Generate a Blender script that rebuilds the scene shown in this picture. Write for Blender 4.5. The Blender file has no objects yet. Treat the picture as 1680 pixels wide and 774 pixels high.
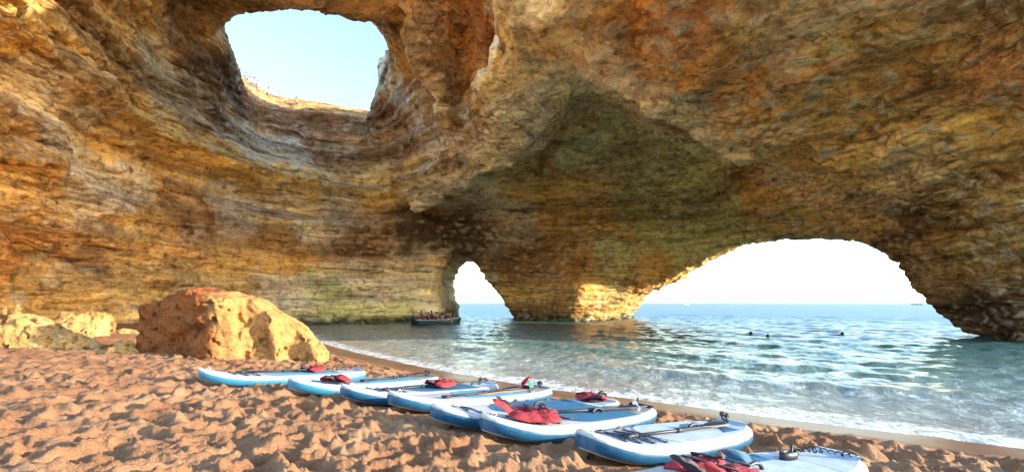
import bpy, bmesh, math, random
import numpy as np
from mathutils import Vector, Matrix
R = math.radians
random.seed(7)
rng = np.random.default_rng(7)
scene = bpy.context.scene
col = scene.collection

# ------------------------------------------------------------------ camera
H = 1.72                       # eye height over the water, metres
F = 780.0                      # focal length in photograph pixels (1680 wide)
cam_data = bpy.data.cameras.new('camera')
cam = bpy.data.objects.new('camera', cam_data)
col.objects.link(cam)
cam.location = (0, 0, H)
cam.rotation_euler = (R(90), 0, 0)
cam_data.sensor_width = 36
cam_data.lens = 36 * F / 1680
cam_data.shift_y = 110 / 1680
cam_data.clip_start = 0.05
cam_data.clip_end = 9000
scene.camera = cam
# ------------------------------------------------------------------ light
SUN_EL, SUN_AZ = 12.0, 101.0    # azimuth clockwise from +Y (the view direction)
world = bpy.data.worlds.new('World')
scene.world = world
world.use_nodes = True
wn = world.node_tree
wn.nodes.clear()
sky = wn.nodes.new('ShaderNodeTexSky')
sky.sky_type = 'NISHITA'
sky.sun_disc = False
sky.sun_elevation = R(SUN_EL)
sky.sun_rotation = R(SUN_AZ)
sky.air_density = 1.0
sky.dust_density = 0.4
sky.ozone_density = 2.6
bg = wn.nodes.new('ShaderNodeBackground')
bg.inputs['Strength'].default_value = 0.15
wo = wn.nodes.new('ShaderNodeOutputWorld')
wn.links.new(sky.outputs[0], bg.inputs['Color'])
wn.links.new(bg.outputs[0], wo.inputs['Surface'])
sun_data = bpy.data.lights.new('sun', 'SUN')
sun_data.energy = 2.0
sun_data.angle = R(0.5)
sun_data.color = (1.0, 0.90, 0.75)
sun = bpy.data.objects.new('sun', sun_data)
col.objects.link(sun)
sd = Vector((math.sin(R(SUN_AZ)) * math.cos(R(SUN_EL)), math.cos(R(SUN_AZ)) * math.cos(R(SUN_EL)), math.sin(R(SUN_EL))))
sun.rotation_euler = sd.to_track_quat('Z', 'Y').to_euler()
sun.location = sd * 80
scene.view_settings.view_transform = 'Standard'
scene.view_settings.look = 'None'
scene.view_settings.exposure = 2.62
scene.view_settings.gamma = 1.0
scene.view_settings.use_curve_mapping = False
scene.render.engine = 'CYCLES'
scene.cycles.max_bounces = 8
scene.cycles.diffuse_bounces = 5
scene.cycles.use_denoising = True
scene.cycles.caustics_reflective = False
scene.cycles.caustics_refractive = False

# ------------------------------------------------------------------ numpy noise
PERM = rng.permutation(256).astype(np.int64)
PERM = np.concatenate([PERM, PERM, PERM])
GRAD = rng.normal(size=(256, 3)).astype(np.float32)
GRAD /= np.linalg.norm(GRAD, axis=1, keepdims=True)

def perlin(p):
    """gradient noise, p (N,3) -> (N,) about -0.7..0.7"""
    p = np.asarray(p, np.float32)
    i = np.floor(p)
    f = p - i
    i = i.astype(np.int64) & 255
    u = f * f * f * (f * (f * 6 - 15) + 10)
    out = 0
    for dx in (0, 1):
        wx = u[:, 0] if dx else 1 - u[:, 0]
        a = PERM[(i[:, 0] + dx) & 255]
        for dy in (0, 1):
            wy = u[:, 1] if dy else 1 - u[:, 1]
            b = PERM[a + ((i[:, 1] + dy) & 255)]
            for dz in (0, 1):
                wz = u[:, 2] if dz else 1 - u[:, 2]
                g = GRAD[PERM[b + ((i[:, 2] + dz) & 255)]]
                d = g[:, 0] * (f[:, 0] - dx) + g[:, 1] * (f[:, 1] - dy) + g[:, 2] * (f[:, 2] - dz)
                out = out + wx * wy * wz * d
    return out

def fbm(p, octv=4, gain=0.5, lac=2.03):
    p = np.asarray(p, np.float32)
    a, s = 1.0, 0
    for k in range(octv):
        s = s + a * perlin(p + 17.3 * k)
        p = p * lac
        a *= gain
    return s

def ridged(p, octv=4, gain=0.5):
    p = np.asarray(p, np.float32)
    a, s = 1.0, 0
    for k in range(octv):
        s = s + a * (1 - np.abs(perlin(p + 31.7 * k)) * 2.6)
        p = p * 2.05
        a *= gain
    return s

def sstep(a, b, x):
    t = np.clip((x - a) / (b - a), 0, 1)
    return t * t * (3 - 2 * t)

# ------------------------------------------------------------------ helpers
def ray(px, py):
    return np.array([(px - 840) / F, 1.0, (497 - py) / F])

def at(px, py, d):
    """world point on the photograph's line of sight at depth d (metres along +Y)"""
    r = ray(px, py) * d
    return np.array([r[0], r[1], r[2] + H])

def tag(o, label=None, cat=None, group=None, kind=None):
    if label: o['label'] = label
    if cat: o['category'] = cat
    if group: o['group'] = group
    if kind: o['kind'] = kind
    return o

def mesh_obj(name, verts, faces, mats=None, parent=None, smooth=True):
    me = bpy.data.meshes.new(name)
    if isinstance(verts, np.ndarray) and isinstance(faces, np.ndarray):
        me.vertices.add(len(verts))
        me.vertices.foreach_set('co', verts.astype(np.float32).ravel())
        n, k = faces.shape
        me.loops.add(n * k)
        me.loops.foreach_set('vertex_index', faces.astype(np.int32).ravel())
        me.polygons.add(n)
        me.polygons.foreach_set('loop_start', np.arange(0, n * k, k, dtype=np.int32))
        me.update(calc_edges=True)
    else:
        me.from_pydata([tuple(v) for v in verts], [], [tuple(f) for f in faces])
        me.update()
    if smooth:
        me.polygons.foreach_set('use_smooth', np.ones(len(me.polygons), dtype=bool))
    if mats is not None:
        for m in (mats if isinstance(mats, (list, tuple)) else [mats]):
            me.materials.append(m)
    o = bpy.data.objects.new(name, me)
    col.objects.link(o)
    if parent: o.parent = parent
    return o

def empty(name, loc, rz=0, mat=None):
    o = bpy.data.objects.new(name, None)
    o.empty_display_size = 0.2
    col.objects.link(o)
    if mat is not None:
        o.matrix_world = mat
    else:
        o.location = loc
        o.rotation_euler = (0, 0, rz)
    return o

def color_attr(me, name, rgb):
    a = me.attributes.new(name, 'FLOAT_COLOR', 'POINT')
    d = np.ones((len(me.vertices), 4), np.float32)
    d[:, :3] = rgb
    a.data.foreach_set('color', d.ravel())

def float_attr(me, name, val):
    a = me.attributes.new(name, 'FLOAT', 'POINT')
    a.data.foreach_set('value', np.asarray(val, np.float32).ravel())

# ------------------------------------------------------------------ material helpers
class NT:
    def __init__(self, name):
        self.m = bpy.data.materials.new(name)
        self.m.use_nodes = True
        self.t = self.m.node_tree
        self.t.nodes.clear()
        self.out = self.n('ShaderNodeOutputMaterial')
        self.b = self.n('ShaderNodeBsdfPrincipled')
        self.l(self.b.outputs[0], self.out.inputs[0])
    def n(self, kind, **kw):
        nd = self.t.nodes.new(kind)
        for k, v in kw.items(): setattr(nd, k, v)
        return nd
    def l(self, a, b): self.t.links.new(a, b)
    def pos(self):
        return self.n('ShaderNodeNewGeometry').outputs['Position']
    def obj(self):
        return self.n('ShaderNodeTexCoord').outputs['Object']
    def map(self, v, scale):
        m = self.n('ShaderNodeMapping')
        m.inputs['Scale'].default_value = scale
        self.l(v, m.inputs['Vector'])
        return m.outputs[0]
    def noise(self, v, scale, detail=4, rough=0.55, dist=0, kind='FBM'):
        t = self.n('ShaderNodeTexNoise')
        t.noise_type = kind
        t.inputs['Scale'].default_value = scale
        t.inputs['Detail'].default_value = detail
        t.inputs['Roughness'].default_value = rough
        t.inputs['Distortion'].default_value = dist
        self.l(v, t.inputs['Vector'])
        return t.outputs[0]
    def voro(self, v, scale, feature='F1'):
        t = self.n('ShaderNodeTexVoronoi')
        t.feature = feature
        t.inputs['Scale'].default_value = scale
        self.l(v, t.inputs['Vector'])
        return t.outputs['Distance']
    def ramp(self, f, stops, interp='LINEAR'):
        r = self.n('ShaderNodeValToRGB')
        r.color_ramp.interpolation = interp
        e = r.color_ramp.elements
        while len(e) < len(stops): e.new(0.5)
        for el, (p, c) in zip(e, stops):
            el.position = p
            el.color = (*c, 1) if isinstance(c, (tuple, list)) else (c, c, c, 1)
        self.l(f, r.inputs[0])
        return r.outputs[0]
    def mix(self, a, b, fac, mode='MIX'):
        m = self.n('ShaderNodeMix', data_type='RGBA', blend_type=mode)
        for s, v in ((0, fac), (6, a), (7, b)):
            if isinstance(v, (int, float)): m.inputs[s].default_value = v
            elif isinstance(v, (tuple, list)): m.inputs[s].default_value = (*v, 1)
            else: self.l(v, m.inputs[s])
        return m.outputs[2]
    def math(self, op, a, b=0.0, c=None):
        m = self.n('ShaderNodeMath', operation=op)
        for s, v in enumerate((a, b) if c is None else (a, b, c)):
            if isinstance(v, (int, float)): m.inputs[s].default_value = v
            else: self.l(v, m.inputs[s])
        return m.outputs[0]
    def attr(self, name):
        return self.n('ShaderNodeAttribute', attribute_name=name)
    def bump(self, h, strength=1.0, dist=0.1, prev=None):
        b = self.n('ShaderNodeBump')
        if isinstance(strength, (int, float)): b.inputs['Strength'].default_value = strength
        else: self.l(strength, b.inputs['Strength'])
        b.inputs['Distance'].default_value = dist
        self.l(h, b.inputs['Height'])
        if prev is not None: self.l(prev, b.inputs['Normal'])
        return b.outputs[0]
    def set(self, **kw):
        for k, v in kw.items():
            s = self.b.inputs[k.replace('_', ' ')]
            if isinstance(v, (int, float)): s.default_value = v
            elif isinstance(v, (tuple, list)): s.default_value = (*v, 1) if len(v) == 3 else v
            else: self.l(v, s)
        return self.m

def plain(name, c, rough=0.6, var=0.15, scale=30.0, bump=0.0, spec=0.5, metal=0.0):
    """a colour with a little mottling and wear"""
    t = NT(name)
    o = t.obj()
    n = t.noise(o, scale, 4, 0.6)
    f = t.ramp(n, [(0.3, 1 - var), (0.7, 1 + var * 0.5)])
    c2 = t.mix(c, f, 1.0, 'MULTIPLY')
    t.set(Base_Color=c2, Roughness=rough, Metallic=metal)
    t.b.inputs['Specular IOR Level'].default_value = spec
    if bump: t.set(Normal=t.bump(t.noise(o, scale * 3, 3), 0.5, bump))
    return t.m

def rock_material(name, rough=0.9, strata=1.0, fine=1.0, bumpd=0.30, use_tint=True, c0=(0.5, 0.35, 0.18), crusty=1.0):
    t = NT(name)
    p = t.pos()
    if use_tint:
        base = t.attr('tint').outputs['Color']
    else:
        base = t.mix(c0, (0.5, 0.5, 0.5), 0.0)
    st = t.noise(t.map(p, (0.13, 0.13, 2.0)), 1.0, 6, 0.66, 0.5)            # thin beds
    st2 = t.noise(t.map(p, (0.06, 0.06, 0.55)), 1.0, 3, 0.5, 0.4)            # thick beds
    big = t.noise(p, 0.33, 5, 0.6, 0.5)
    med = t.noise(p, 1.7, 6, 0.65, 0.3)
    lam = t.noise(t.map(p, (.9, .9, 6.0)), 1.0 * fine, 6, .72, .25)                # thin weathered laminae
    rid = t.noise(t.map(p, (1, 1, 1.6)), 1.1 * fine, 6, 0.62, .3, 'RIDGED_MULTIFRACTAL')
    c = t.mix(base, t.ramp(st, [(0.34, (0.30, 0.23, 0.17)), (0.44, (.92, .87, .78)), (0.52, (1.05, 1.0, .92)), (0.62, (1.45, 1.38, 1.22))]), 0.95 * strata, 'MULTIPLY')
    c = t.mix(c, t.ramp(st2, [(0.38, (0.58, 0.46, 0.36)), (0.5, (1.0, 0.98, 0.94)), (0.62, (1.35, 1.2, 0.88))]), 0.85 * strata, 'MULTIPLY')
    c = t.mix(c, t.ramp(big, [(0.3, (0.62, 0.56, 0.5)), (0.48, (1, 1, 1)), (0.72, (1.25, 1.2, 1.08))]), 0.8, 'MULTIPLY')
    c = t.mix(c, t.ramp(med, [(0.32, (0.38, 0.31, 0.26)), (0.46, (1, 1, 1)), (0.68, (1.4, 1.4, 1.35))]), 0.9, 'MULTIPLY')
    # pale salt and lime crust, strengthened so the ridges look lit
    crust = t.math('MULTIPLY', t.ramp(rid, [(0.03, 0.0), (0.20, 1.0)]), t.ramp(t.noise(p, .5, 4, .6), [(0.44, 0.0), (0.60, 1.0)]))
    c = t.mix(c, (0.88, 0.71, 0.48), t.math('MULTIPLY', crust, 0.6 * crusty))
    sx = t.n('ShaderNodeSeparateXYZ'); t.l(p, sx.inputs[0])
    side = t.ramp(t.math('DIVIDE', t.math('ADD', sx.outputs[0], 4.0), 16.0), [(0.2, .12), (0.75, 1.0)])     # honeycombed roof on the seaward side
    vein = t.noise(t.map(p, (1, 1, 2.4)), 1.35 * fine, 5, .66, .25, 'RIDGED_MULTIFRACTAL')
    vz = t.math('MULTIPLY', t.ramp(t.noise(p, .33, 4, .65), [(0.44, 0.0), (0.56, 1.0)]), side)
    vm = t.math('MULTIPLY', t.ramp(vein, [(0.09, 0.0), (0.26, 1.0)]), vz)
    c = t.mix(c, (0.92, 0.70, 0.42), t.math('MULTIPLY', vm, 0.75 * crusty))
    gap = t.ramp(vein, [(0.0, (.50, .40, .32)), (0.03, (1, 1, 1))])  # hollows between veins darkened in colour, standing in for crevice shade
    c = t.mix(c, gap, t.math('MULTIPLY', vz, .6 * crusty), 'MULTIPLY')
    c = t.mix(c, t.ramp(lam, [(0.36, (.5, .42, .34)), (0.47, (1, 1, 1)), (0.62, (1.25, 1.22, 1.15))]), .75 * strata, 'MULTIPLY')
    speck = t.noise(p, 5.5 * fine, 6, .75, .4)  # dark pits and pale ridges in colour, as soft light hides relief
    c = t.mix(c, t.ramp(speck, [(0.36, (0.34, 0.27, 0.2)), (0.46, (.95, .95, .95)), (0.53, (1, 1, 1)), (0.66, (1.4, 1.4, 1.36))]), 0.7, 'MULTIPLY')
    t.set(Base_Color=c, Roughness=rough)
    t.b.inputs['Specular IOR Level'].default_value = 0.2
    h = t.math('ADD', t.math('MULTIPLY', rid, 1.2), t.math('MULTIPLY', med, 0.9))
    h = t.math('ADD', h, t.math('MULTIPLY', st, 1.3 * strata))
    h = t.math('ADD', h, t.math('MULTIPLY', lam, 0.7))
    h = t.math('ADD', h, t.math('MULTIPLY', t.math('MULTIPLY', vein, vz), 1.4))
    fine_n = t.noise(p, 9.0 * fine, 5, 0.7)
    nb = t.bump(h, 1.0, bumpd)
    nb = t.bump(fine_n, 0.7, 0.05, nb)
    t.set(Normal=nb)
    return t.m

# ================================================================== CAVE
# Interior of the cave: a closed-in hollow, star shaped about a point over the water,
# given by surveyed points on its walls and vault (photograph bearing + distance).
C0 = np.array([0.0, 20.0, 1.0])
SURVEY = [
 # left wall and dome
 (0,530,20),(0,420,19.6),(0,300,18.6),(0,180,17),(0,60,16),(0,-60,15),
 (75,475,22),(75,235,19.6),
 (150,530,24),(150,420,24.3),(150,300,23.3),(150,170,22),(150,80,21),(150,0,20),
 (300,530,29),(300,420,30.2),(300,310,29.6),(300,230,28.8),(300,150,28.5),(300,60,27.5),(300,0,25.5),
 (400,530,33),(400,430,34.2),(400,330,33.6),(400,272,32.6),(400,215,34.6),(400,165,36.5),
 (500,533,36),(500,430,38.6),(500,345,38),(500,297,37),(500,240,39.5),(500,195,42),
 (580,531,39),(580,430,40.5),
 (640,528,41.5),(640,450,42.6),(640,370,41.8),(640,321,39.6),(640,260,40.5),(640,200,39.5),(640,140,36.5),
 (700,528,43),(700,440,43.5),(700,380,42),(700,318,38.2),(700,250,36.5),(700,180,34),(700,100,31),(700,30,28),
 (500,5,25),(600,8,25),(400,8,25.5),(500,-80,21),
 (780,272,34),(770,200,33),(780,100,29.5),(780,20,25.5),
 # rib between the two chambers
 (900,0,17.5),(880,60,19.5),(862,150,23.2),(830,210,26.5),(795,258,30),(745,302,35.2),
 (832,60,26),(818,130,29),
 # right chamber
 (950,60,20.5),(940,160,26.5),(900,230,30.5),(1000,210,30.5),(1090,230,30.5),(1000,285,36),(1100,290,36),(890,300,36.5),
 (850,350,41),(950,350,40.5),(1050,350,40.3),(1160,300,35.5),(1160,350,38.5),(800,370,42.5),(740,380,43),
 (870,420,44.3),(950,420,43.4),(1040,430,43.5),(870,480,45),(950,480,42.5),(1030,480,44),(860,525,46),(930,528,43),(1030,527,44.5),
 # right-hand rib
 (985,70,17),(1000,112,18.6),(1070,160,20),(1140,203,21.6),(1220,245,25),(1330,300,28.3),(1410,375,28.8),(1475,430,28.5),
 (1095,195,25),(1110,215,27.5),(1250,290,30),(1180,250,29.5),
 # vault over the beach and the right wall
 (1000,0,14.5),(1150,100,15.5),(1150,0,13),(1300,150,17.5),(1300,0,12.8),(1300,80,15.4),(1450,250,20),(1450,100,15.5),(1450,0,12.3),
 (1550,330,20.8),(1600,430,21.6),(1600,200,16.5),(1680,300,17),(1680,450,19.5),(1680,150,13.5),(1680,0,11),(1600,0,11.6),
 (1520,470,25.5),(1640,556,23),(1700,570,20),
 (1330,380,33),(1250,350,33),(1400,395,31.5),(1210,400,38),
 # beyond the picture's edges
 (-150,530,15.5),(-150,330,15),(-150,130,13),(-150,-60,12),(-350,400,11),(-350,100,9.5),
 (150,-120,16.5),(300,-150,18),(700,-120,18),(900,-120,13.5),(1150,-120,10.5),(1450,-140,9.6),(1680,-140,8.8),
 (1850,300,14),(1850,500,16.5),(1850,0,9.4),(2150,300,11),(2150,520,13),
]
P = np.array([at(*s) for s in SURVEY])
floor_pts = [P[i] * np.array([1, 1, 0]) + np.array([0, 0, -5.0]) for i, s in enumerate(SURVEY) if s[1] > 500]
P = np.vstack([P, np.array(floor_pts), [[0, -18, 1], [-12, -8, 4], [12, -8, 4], [0, -6, 12], [0, 20, 15.5], [-4, 14, 13]]])
D = P - C0
RR = np.linalg.norm(D, axis=1)
D = D / RR[:, None]
def kern(a, b):
    d2 = np.maximum(0, 2 - 2 * (a @ b.T))
    return np.sqrt(d2 + 0.00012)
K = kern(D, D)
n = len(D)
A = np.zeros((n + 4, n + 4))
A[:n, :n] = K - np.eye(n) * 0.0012
A[:n, n:n + 3] = D; A[:n, n + 3] = 1
A[n:, :n] = A[:n, n:].T
W = np.linalg.solve(A, np.concatenate([np.log(RR), np.zeros(4)]))
NA, NE = 720, 360
az = (np.arange(NA) + 0.5) / NA * 2 * np.pi - np.pi
el = (np.arange(NE) + 0.5) / NE * np.pi - np.pi / 2
AZ, EL = np.meshgrid(az, el, indexing='ij')
DD = np.stack([np.sin(AZ) * np.cos(EL), np.cos(AZ) * np.cos(EL), np.sin(EL)], -1).reshape(-1, 3)
RT = np.exp(kern(DD, D) @ W[:n] + DD @ W[n:n + 3] + W[n + 3]).reshape(NA, NE).astype(np.float32)
RT = np.clip(RT, 2, 70)
def wall_radius(p):
    d = p - C0.astype(np.float32)
    r = np.linalg.norm(d, axis=1) + 1e-6
    a = (np.arctan2(d[:, 0], d[:, 1]) + np.pi) / (2 * np.pi) * NA - 0.5
    e = (np.arcsin(np.clip(d[:, 2] / r, -1, 1)) + np.pi / 2) / np.pi * NE - 0.5
    a0 = np.floor(a).astype(int); e0 = np.clip(np.floor(e).astype(int), 0, NE - 2)
    fa = a - a0; fe = np.clip(e - e0, 0, 1)
    a1 = (a0 + 1) % NA; a0 = a0 % NA
    v = (RT[a0, e0] * (1 - fa) + RT[a1, e0] * fa) * (1 - fe) + (RT[a0, e0 + 1] * (1 - fa) + RT[a1, e0 + 1] * fa) * fe
    return v, r

def poly_sdf(x, y, poly):
    """signed distance to a closed polygon, positive inside"""
    poly = np.asarray(poly, np.float32)
    d = np.full(x.shape, 1e9, np.float32)
    ins = np.zeros(x.shape, bool)
    for (ax, ay), (bx, by) in zip(poly, np.roll(poly, -1, 0)):
        ex, ey = bx - ax, by - ay
        wx, wy = x - ax, y - ay
        t = np.clip((wx * ex + wy * ey) / (ex * ex + ey * ey + 1e-12), 0, 1)
        d = np.minimum(d, (wx - ex * t) ** 2 + (wy - ey * t) ** 2)
        c = ((ay > y) != (by > y)) & (x < ex * (y - ay) / (ey if abs(ey) > 1e-9 else 1e-9) + ax)
        ins ^= c
    d = np.sqrt(d)
    return np.where(ins, d, -d)

# sea arch (wide): outline in the vertical plane of its mouth
ARCH_A = np.array([11.8, 46.0]); ARCH_B = np.array([23.6, 24.0])
ab = ARCH_B - ARCH_A; abl = np.linalg.norm(ab); abu = ab / abl
ARCH_D = np.array([0.52, 0.854])           # the way the passage runs out to sea
arch_px = [(1010,560),(1014,527),(1026,497),(1046,478),(1086,460),(1132,432),(1180,402),(1240,390),(1325,382),(1395,398),(1472,428),(1500,462),(1530,500),(1585,532),(1640,556),(1660,590)]
arch_poly = []
for px, py in arch_px:
    u = (px - 840) / F
    # (A + a*abu) on the line of sight: x = u*y
    a = (u * ARCH_A[1] - ARCH_A[0]) / (abu[0] - u * abu[1])
    y = ARCH_A[1] + a * abu[1]
    arch_poly.append((a, H + (497 - py) / F * y))
arch_poly[0] = (arch_poly[1][0], -6); arch_poly[-1] = (arch_poly[-2][0] + .3, -6)
# sea arch (narrow)
small_px = [(749,560),(749,524),(746,500),(738,476),(740,455),(752,435),(768,425),(785,432),(801,456),(820,480),(838,505),(848,525),(850,560)]
SD = 51.0
small_poly = [((px - 840) / F * SD, H + (497 - py) / F * SD) for px, py in small_px]
small_poly[0] = (small_poly[1][0], -6); small_poly[-1] = (small_poly[-2][0], -6)
# opening in the roof
ocu = [(366,100,16.6),(384,92,16.8),(412,70,17),(446,52,17.2),(490,43,17.3),(522,45,17.3),(540,60,17.3),(556,80,17.2),(590,92,17.2),(616,112,17.4),(632,130,17.6),(606,152,18),(612,180,20.6),
       (560,180,20.6),(515,180,20.6),(480,170,20.6),(440,152,20.6),(410,140,20.6),(392,118,18.6),(372,100,17)]
ocu_poly = []
for px, py, z in ocu:
    r = ray(px, py)
    d = (z - H) / r[2] - max(0, z - 16.5) * .42 + (.8 if z > 20 else 0)
    ocu_poly.append((r[0] * d, d))

RIBS = [([(910,-60,14.5),(895,0,16.9),(880,60,19.0),(862,150,22.7),(830,210,26.0),(795,258,29.5),(745,302,34.6),(690,322,38.0)], 1.35, 1.0),
        ([(985,60,16.2),(1000,112,18.0),(1070,160,19.5),(1140,203,21.1),(1215,240,23.4)], 0.45, .6),
        ([(700,-20,24.5),(700,60,28.0),(715,140,31.0),(738,215,33.5),(762,278,34.5)], 0.8, .9),
        ([(800,-20,22.5),(800,60,25.5),(795,140,28.5),(788,220,31.0)], 0.55, .2)]
RIBS = [(np.array([at(*q) for q in a]), r_, pale) for a, r_, pale in RIBS]
def rib_dist(p, pts):
    best = np.full(len(p), 1e9, np.float32)
    for a, b in zip(pts[:-1], pts[1:]):
        e = b - a
        t_ = np.clip(((p - a) @ e) / (e @ e), 0, 1)
        best = np.minimum(best, ((p - a - t_[:, None] * e) ** 2).sum(1))
    return np.sqrt(best)
X0, X1, Y0, Y1, Z0, Z1 = -34, 32, 5, 59, -3.0, 27
VOX = 0.3
gx = np.arange(X0, X1, VOX); gy = np.arange(Y0, Y1, VOX); gz = np.arange(Z0, Z1, VOX)
GX, GY, GZ = np.meshgrid(gx, gy, gz, indexing='ij')
shape = GX.shape
G = np.stack([GX.ravel(), GY.ravel(), GZ.ravel()], 1).astype(np.float32)
del GX, GY, GZ
Fv = np.empty(len(G), np.float32)
CH = 600000
for s in range(0, len(G), CH):
    p = G[s:s + CH]
    x, y, z = p[:, 0], p[:, 1], p[:, 2]
    wr, r = wall_radius(p)
    v = (wr - r) * 0.85
    nr_ = np.where(np.abs(v) < 6)[0]
    for pts_, r_, _ in RIBS:
        dd_ = rib_dist(p[nr_], pts_) - r_
        vv_ = v[nr_]
        kb = 1.1
        hb = np.clip(kb - np.abs(vv_ - dd_), 0, None) / kb
        v[nr_] = np.minimum(vv_, dd_) - hb * hb * kb * .25
    # wide arch
    qx, qy = x - ARCH_A[0], y - ARCH_A[1]
    det = abu[0] * ARCH_D[1] - abu[1] * ARCH_D[0]
    a = (qx * ARCH_D[1] - qy * ARCH_D[0]) / det
    b = (abu[0] * qy - abu[1] * qx) / det
    bo = np.clip(b, 0, 9)
    va = poly_sdf(a - .3 * bo * np.clip(a / 25, 0, 1), z - .10 * bo, arch_poly)
    va = np.where(b > -9, va, -9)
    # narrow arch, flaring towards the chamber
    fl = np.clip((50.5 - y) / 10, 0, 1)
    vs = poly_sdf(x + fl * 0.5, z, small_poly) + fl * 0.5
    vs = np.where(y > 38, vs, -9)
    # roof opening
    vo = poly_sdf(x, y, ocu_poly)
    vo = np.minimum(vo - .8 + np.clip(z - 16.5, 0, 9) * .42, (z - 14.0) * .8)
    vo = np.minimum(vo, (35.3 + (z - 14.3) * 1.15 + .35 * (x + 17) - .94 * y) * .65)
    kk = 1.4
    hh = np.clip(kk - np.abs(v - vo), 0, None) / kk
    v = np.maximum(v, vo) + hh * hh * kk * .25      # rounded lip
    v = np.maximum(v, np.maximum(va, vs))
    near = np.abs(v) < 3
    nz = np.zeros_like(v)
    q = p[near]
    warp = fbm(q * 0.12, 2) * 1.6
    zz = q[:, 2] + warp
    nz[near] = 0.75 * fbm(q * 0.17 + 5, 3) + 0.8 * (np.abs(((zz / 1.9) % 1.0) - .62) * 2 - .55) * (0.3 + np.clip(fbm(q * 0.1 + 9, 2) + .4, 0, 1)) * sstep(6, -4, q[:, 0] - .2 * q[:, 1] + 6) + 0.35 * fbm(q * np.array([.5, .5, .9], np.float32) + 40, 3)
    # keep the cut edges of the openings close to their outlines
    edge = np.minimum(np.minimum(np.abs(va), np.abs(vs)), np.abs(vo))
    led = q[:, 2] + 0.5 * fbm(q * .2 + 60, 2)
    lm = sstep(5, 1, q[:, 0]) * sstep(10, 14, q[:, 1])
    nz[near] += lm * (0.9 * np.exp(-((led - 9.6) / .8) ** 2) - 1.05 * np.exp(-((led - 11.15) / .5) ** 2))
    nz *= 0.4 + 0.6 * sstep(0.2, 2.5, edge)
    v = v + nz
    # outside of the rock, cut open out of view to let in sky light
    out = b * (ARCH_D[0] * 0.88 + ARCH_D[1] * 0.474) - 7.0
    hull = np.maximum.reduce([np.where(x > 6, out, -9), y - 56.5, z - (20.6 + 0.4 * perlin(np.stack([x * .25, y * .25, x * 0], 1)) + np.clip(-x - 22, 0, 9) * .15 + np.clip((x + 9) * 1.2, 0, 6)), 9.0 + 1.3 * perlin(np.stack([x * .3, z * .3, y * 0], 1)) - y, (x - 1.13 * y - .6) * .6, (z - H - (.8 + .35 * sstep(-2, 5, x)) * y + 1.2 * perlin(np.stack([x * .3, y * .3, z * 0 + 7], 1))) * .7])  # includes a hill added out of view to shade the roof opening
    Fv[s:s + CH] = np.maximum(v, hull)
Fv = Fv.reshape(shape)

def surface_nets(F, o, h):
    ins = F < 0
    nx, ny, nz = F.shape
    acc = np.zeros((nx - 1, ny - 1, nz - 1, 3), np.float32)
    cnt = np.zeros((nx - 1, ny - 1, nz - 1), np.int32)
    crossings = []
    for ax in range(3):
        sl0 = [slice(None)] * 3; sl1 = [slice(None)] * 3
        sl0[ax] = slice(0, -1); sl1[ax] = slice(1, None)
        a, b = F[tuple(sl0)], F[tuple(sl1)]
        idx = np.argwhere((a < 0) != (b < 0))
        va = a[tuple(idx.T)]; vb = b[tuple(idx.T)]
        t = va / (va - vb)
        pt = idx.astype(np.float32); pt[:, ax] += t
        o1, o2 = [k for k in range(3) if k != ax]
        for d1 in (0, 1):
            for d2 in (0, 1):
                c = idx.copy(); c[:, o1] -= d1; c[:, o2] -= d2
                ok = (c >= 0).all(1) & (c[:, 0] < nx - 1) & (c[:, 1] < ny - 1) & (c[:, 2] < nz - 1)
                ci = tuple(c[ok].T)
                np.add.at(acc, ci, pt[ok]); np.add.at(cnt, ci, 1)
        crossings.append((idx, va < 0))
    act = cnt > 0
    vid = np.full(act.shape, -1, np.int64)
    vid[act] = np.arange(act.sum())
    verts = acc[act] / cnt[act][:, None]
    faces = []
    for ax in range(3):
        idx, neg = crossings[ax]
        o1, o2 = [(1, 2), (2, 0), (0, 1)][ax]
        ok = (idx[:, o1] > 0) & (idx[:, o2] > 0) & (idx[:, o1] < F.shape[o1] - 1) & (idx[:, o2] < F.shape[o2] - 1)
        idx, neg = idx[ok], neg[ok]
        q = []
        for d1, d2 in ((1, 1), (0, 1), (0, 0), (1, 0)):
            c = idx.copy(); c[:, o1] -= d1; c[:, o2] -= d2
            q.append(vid[tuple(c.T)])
        q = np.stack(q, 1)
        q[~neg] = q[~neg][:, ::-1]
        faces.append(q)
    return verts * h + np.asarray(o, np.float32), np.vstack(faces)

def quad_subdivide(v, f):
    """split every quad in four (linear)"""
    e = np.stack([f, np.roll(f, -1, 1)], -1).reshape(-1, 2)
    es = np.sort(e, 1)
    key = es[:, 0].astype(np.int64) * len(v) + es[:, 1]
    uk, inv = np.unique(key, return_inverse=True)
    em = (v[uk // len(v)] + v[uk % len(v)]) * 0.5
    fc = v[f].mean(1)
    ne, nv = len(uk), len(v)
    ei = nv + inv.reshape(-1, 4)
    ci = nv + ne + np.arange(len(f))
    nf = [np.stack([f[:, k], ei[:, k], ci, ei[:, k - 1]], 1) for k in range(4)]
    return np.vstack([v, em, fc]), np.vstack(nf)

def vnormals(v, f):
    nrm = np.cross(v[f[:, 2]] - v[f[:, 0]], v[f[:, 3]] - v[f[:, 1]])
    out = np.zeros_like(v)
    for k in range(4):
        for c in range(3):
            out[:, c] += np.bincount(f[:, k], nrm[:, c], len(v))
    return out / (np.linalg.norm(out, axis=1, keepdims=True) + 1e-9)

cv, cf = surface_nets(Fv, (X0, Y0, Z0), VOX)
del Fv, G
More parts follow.
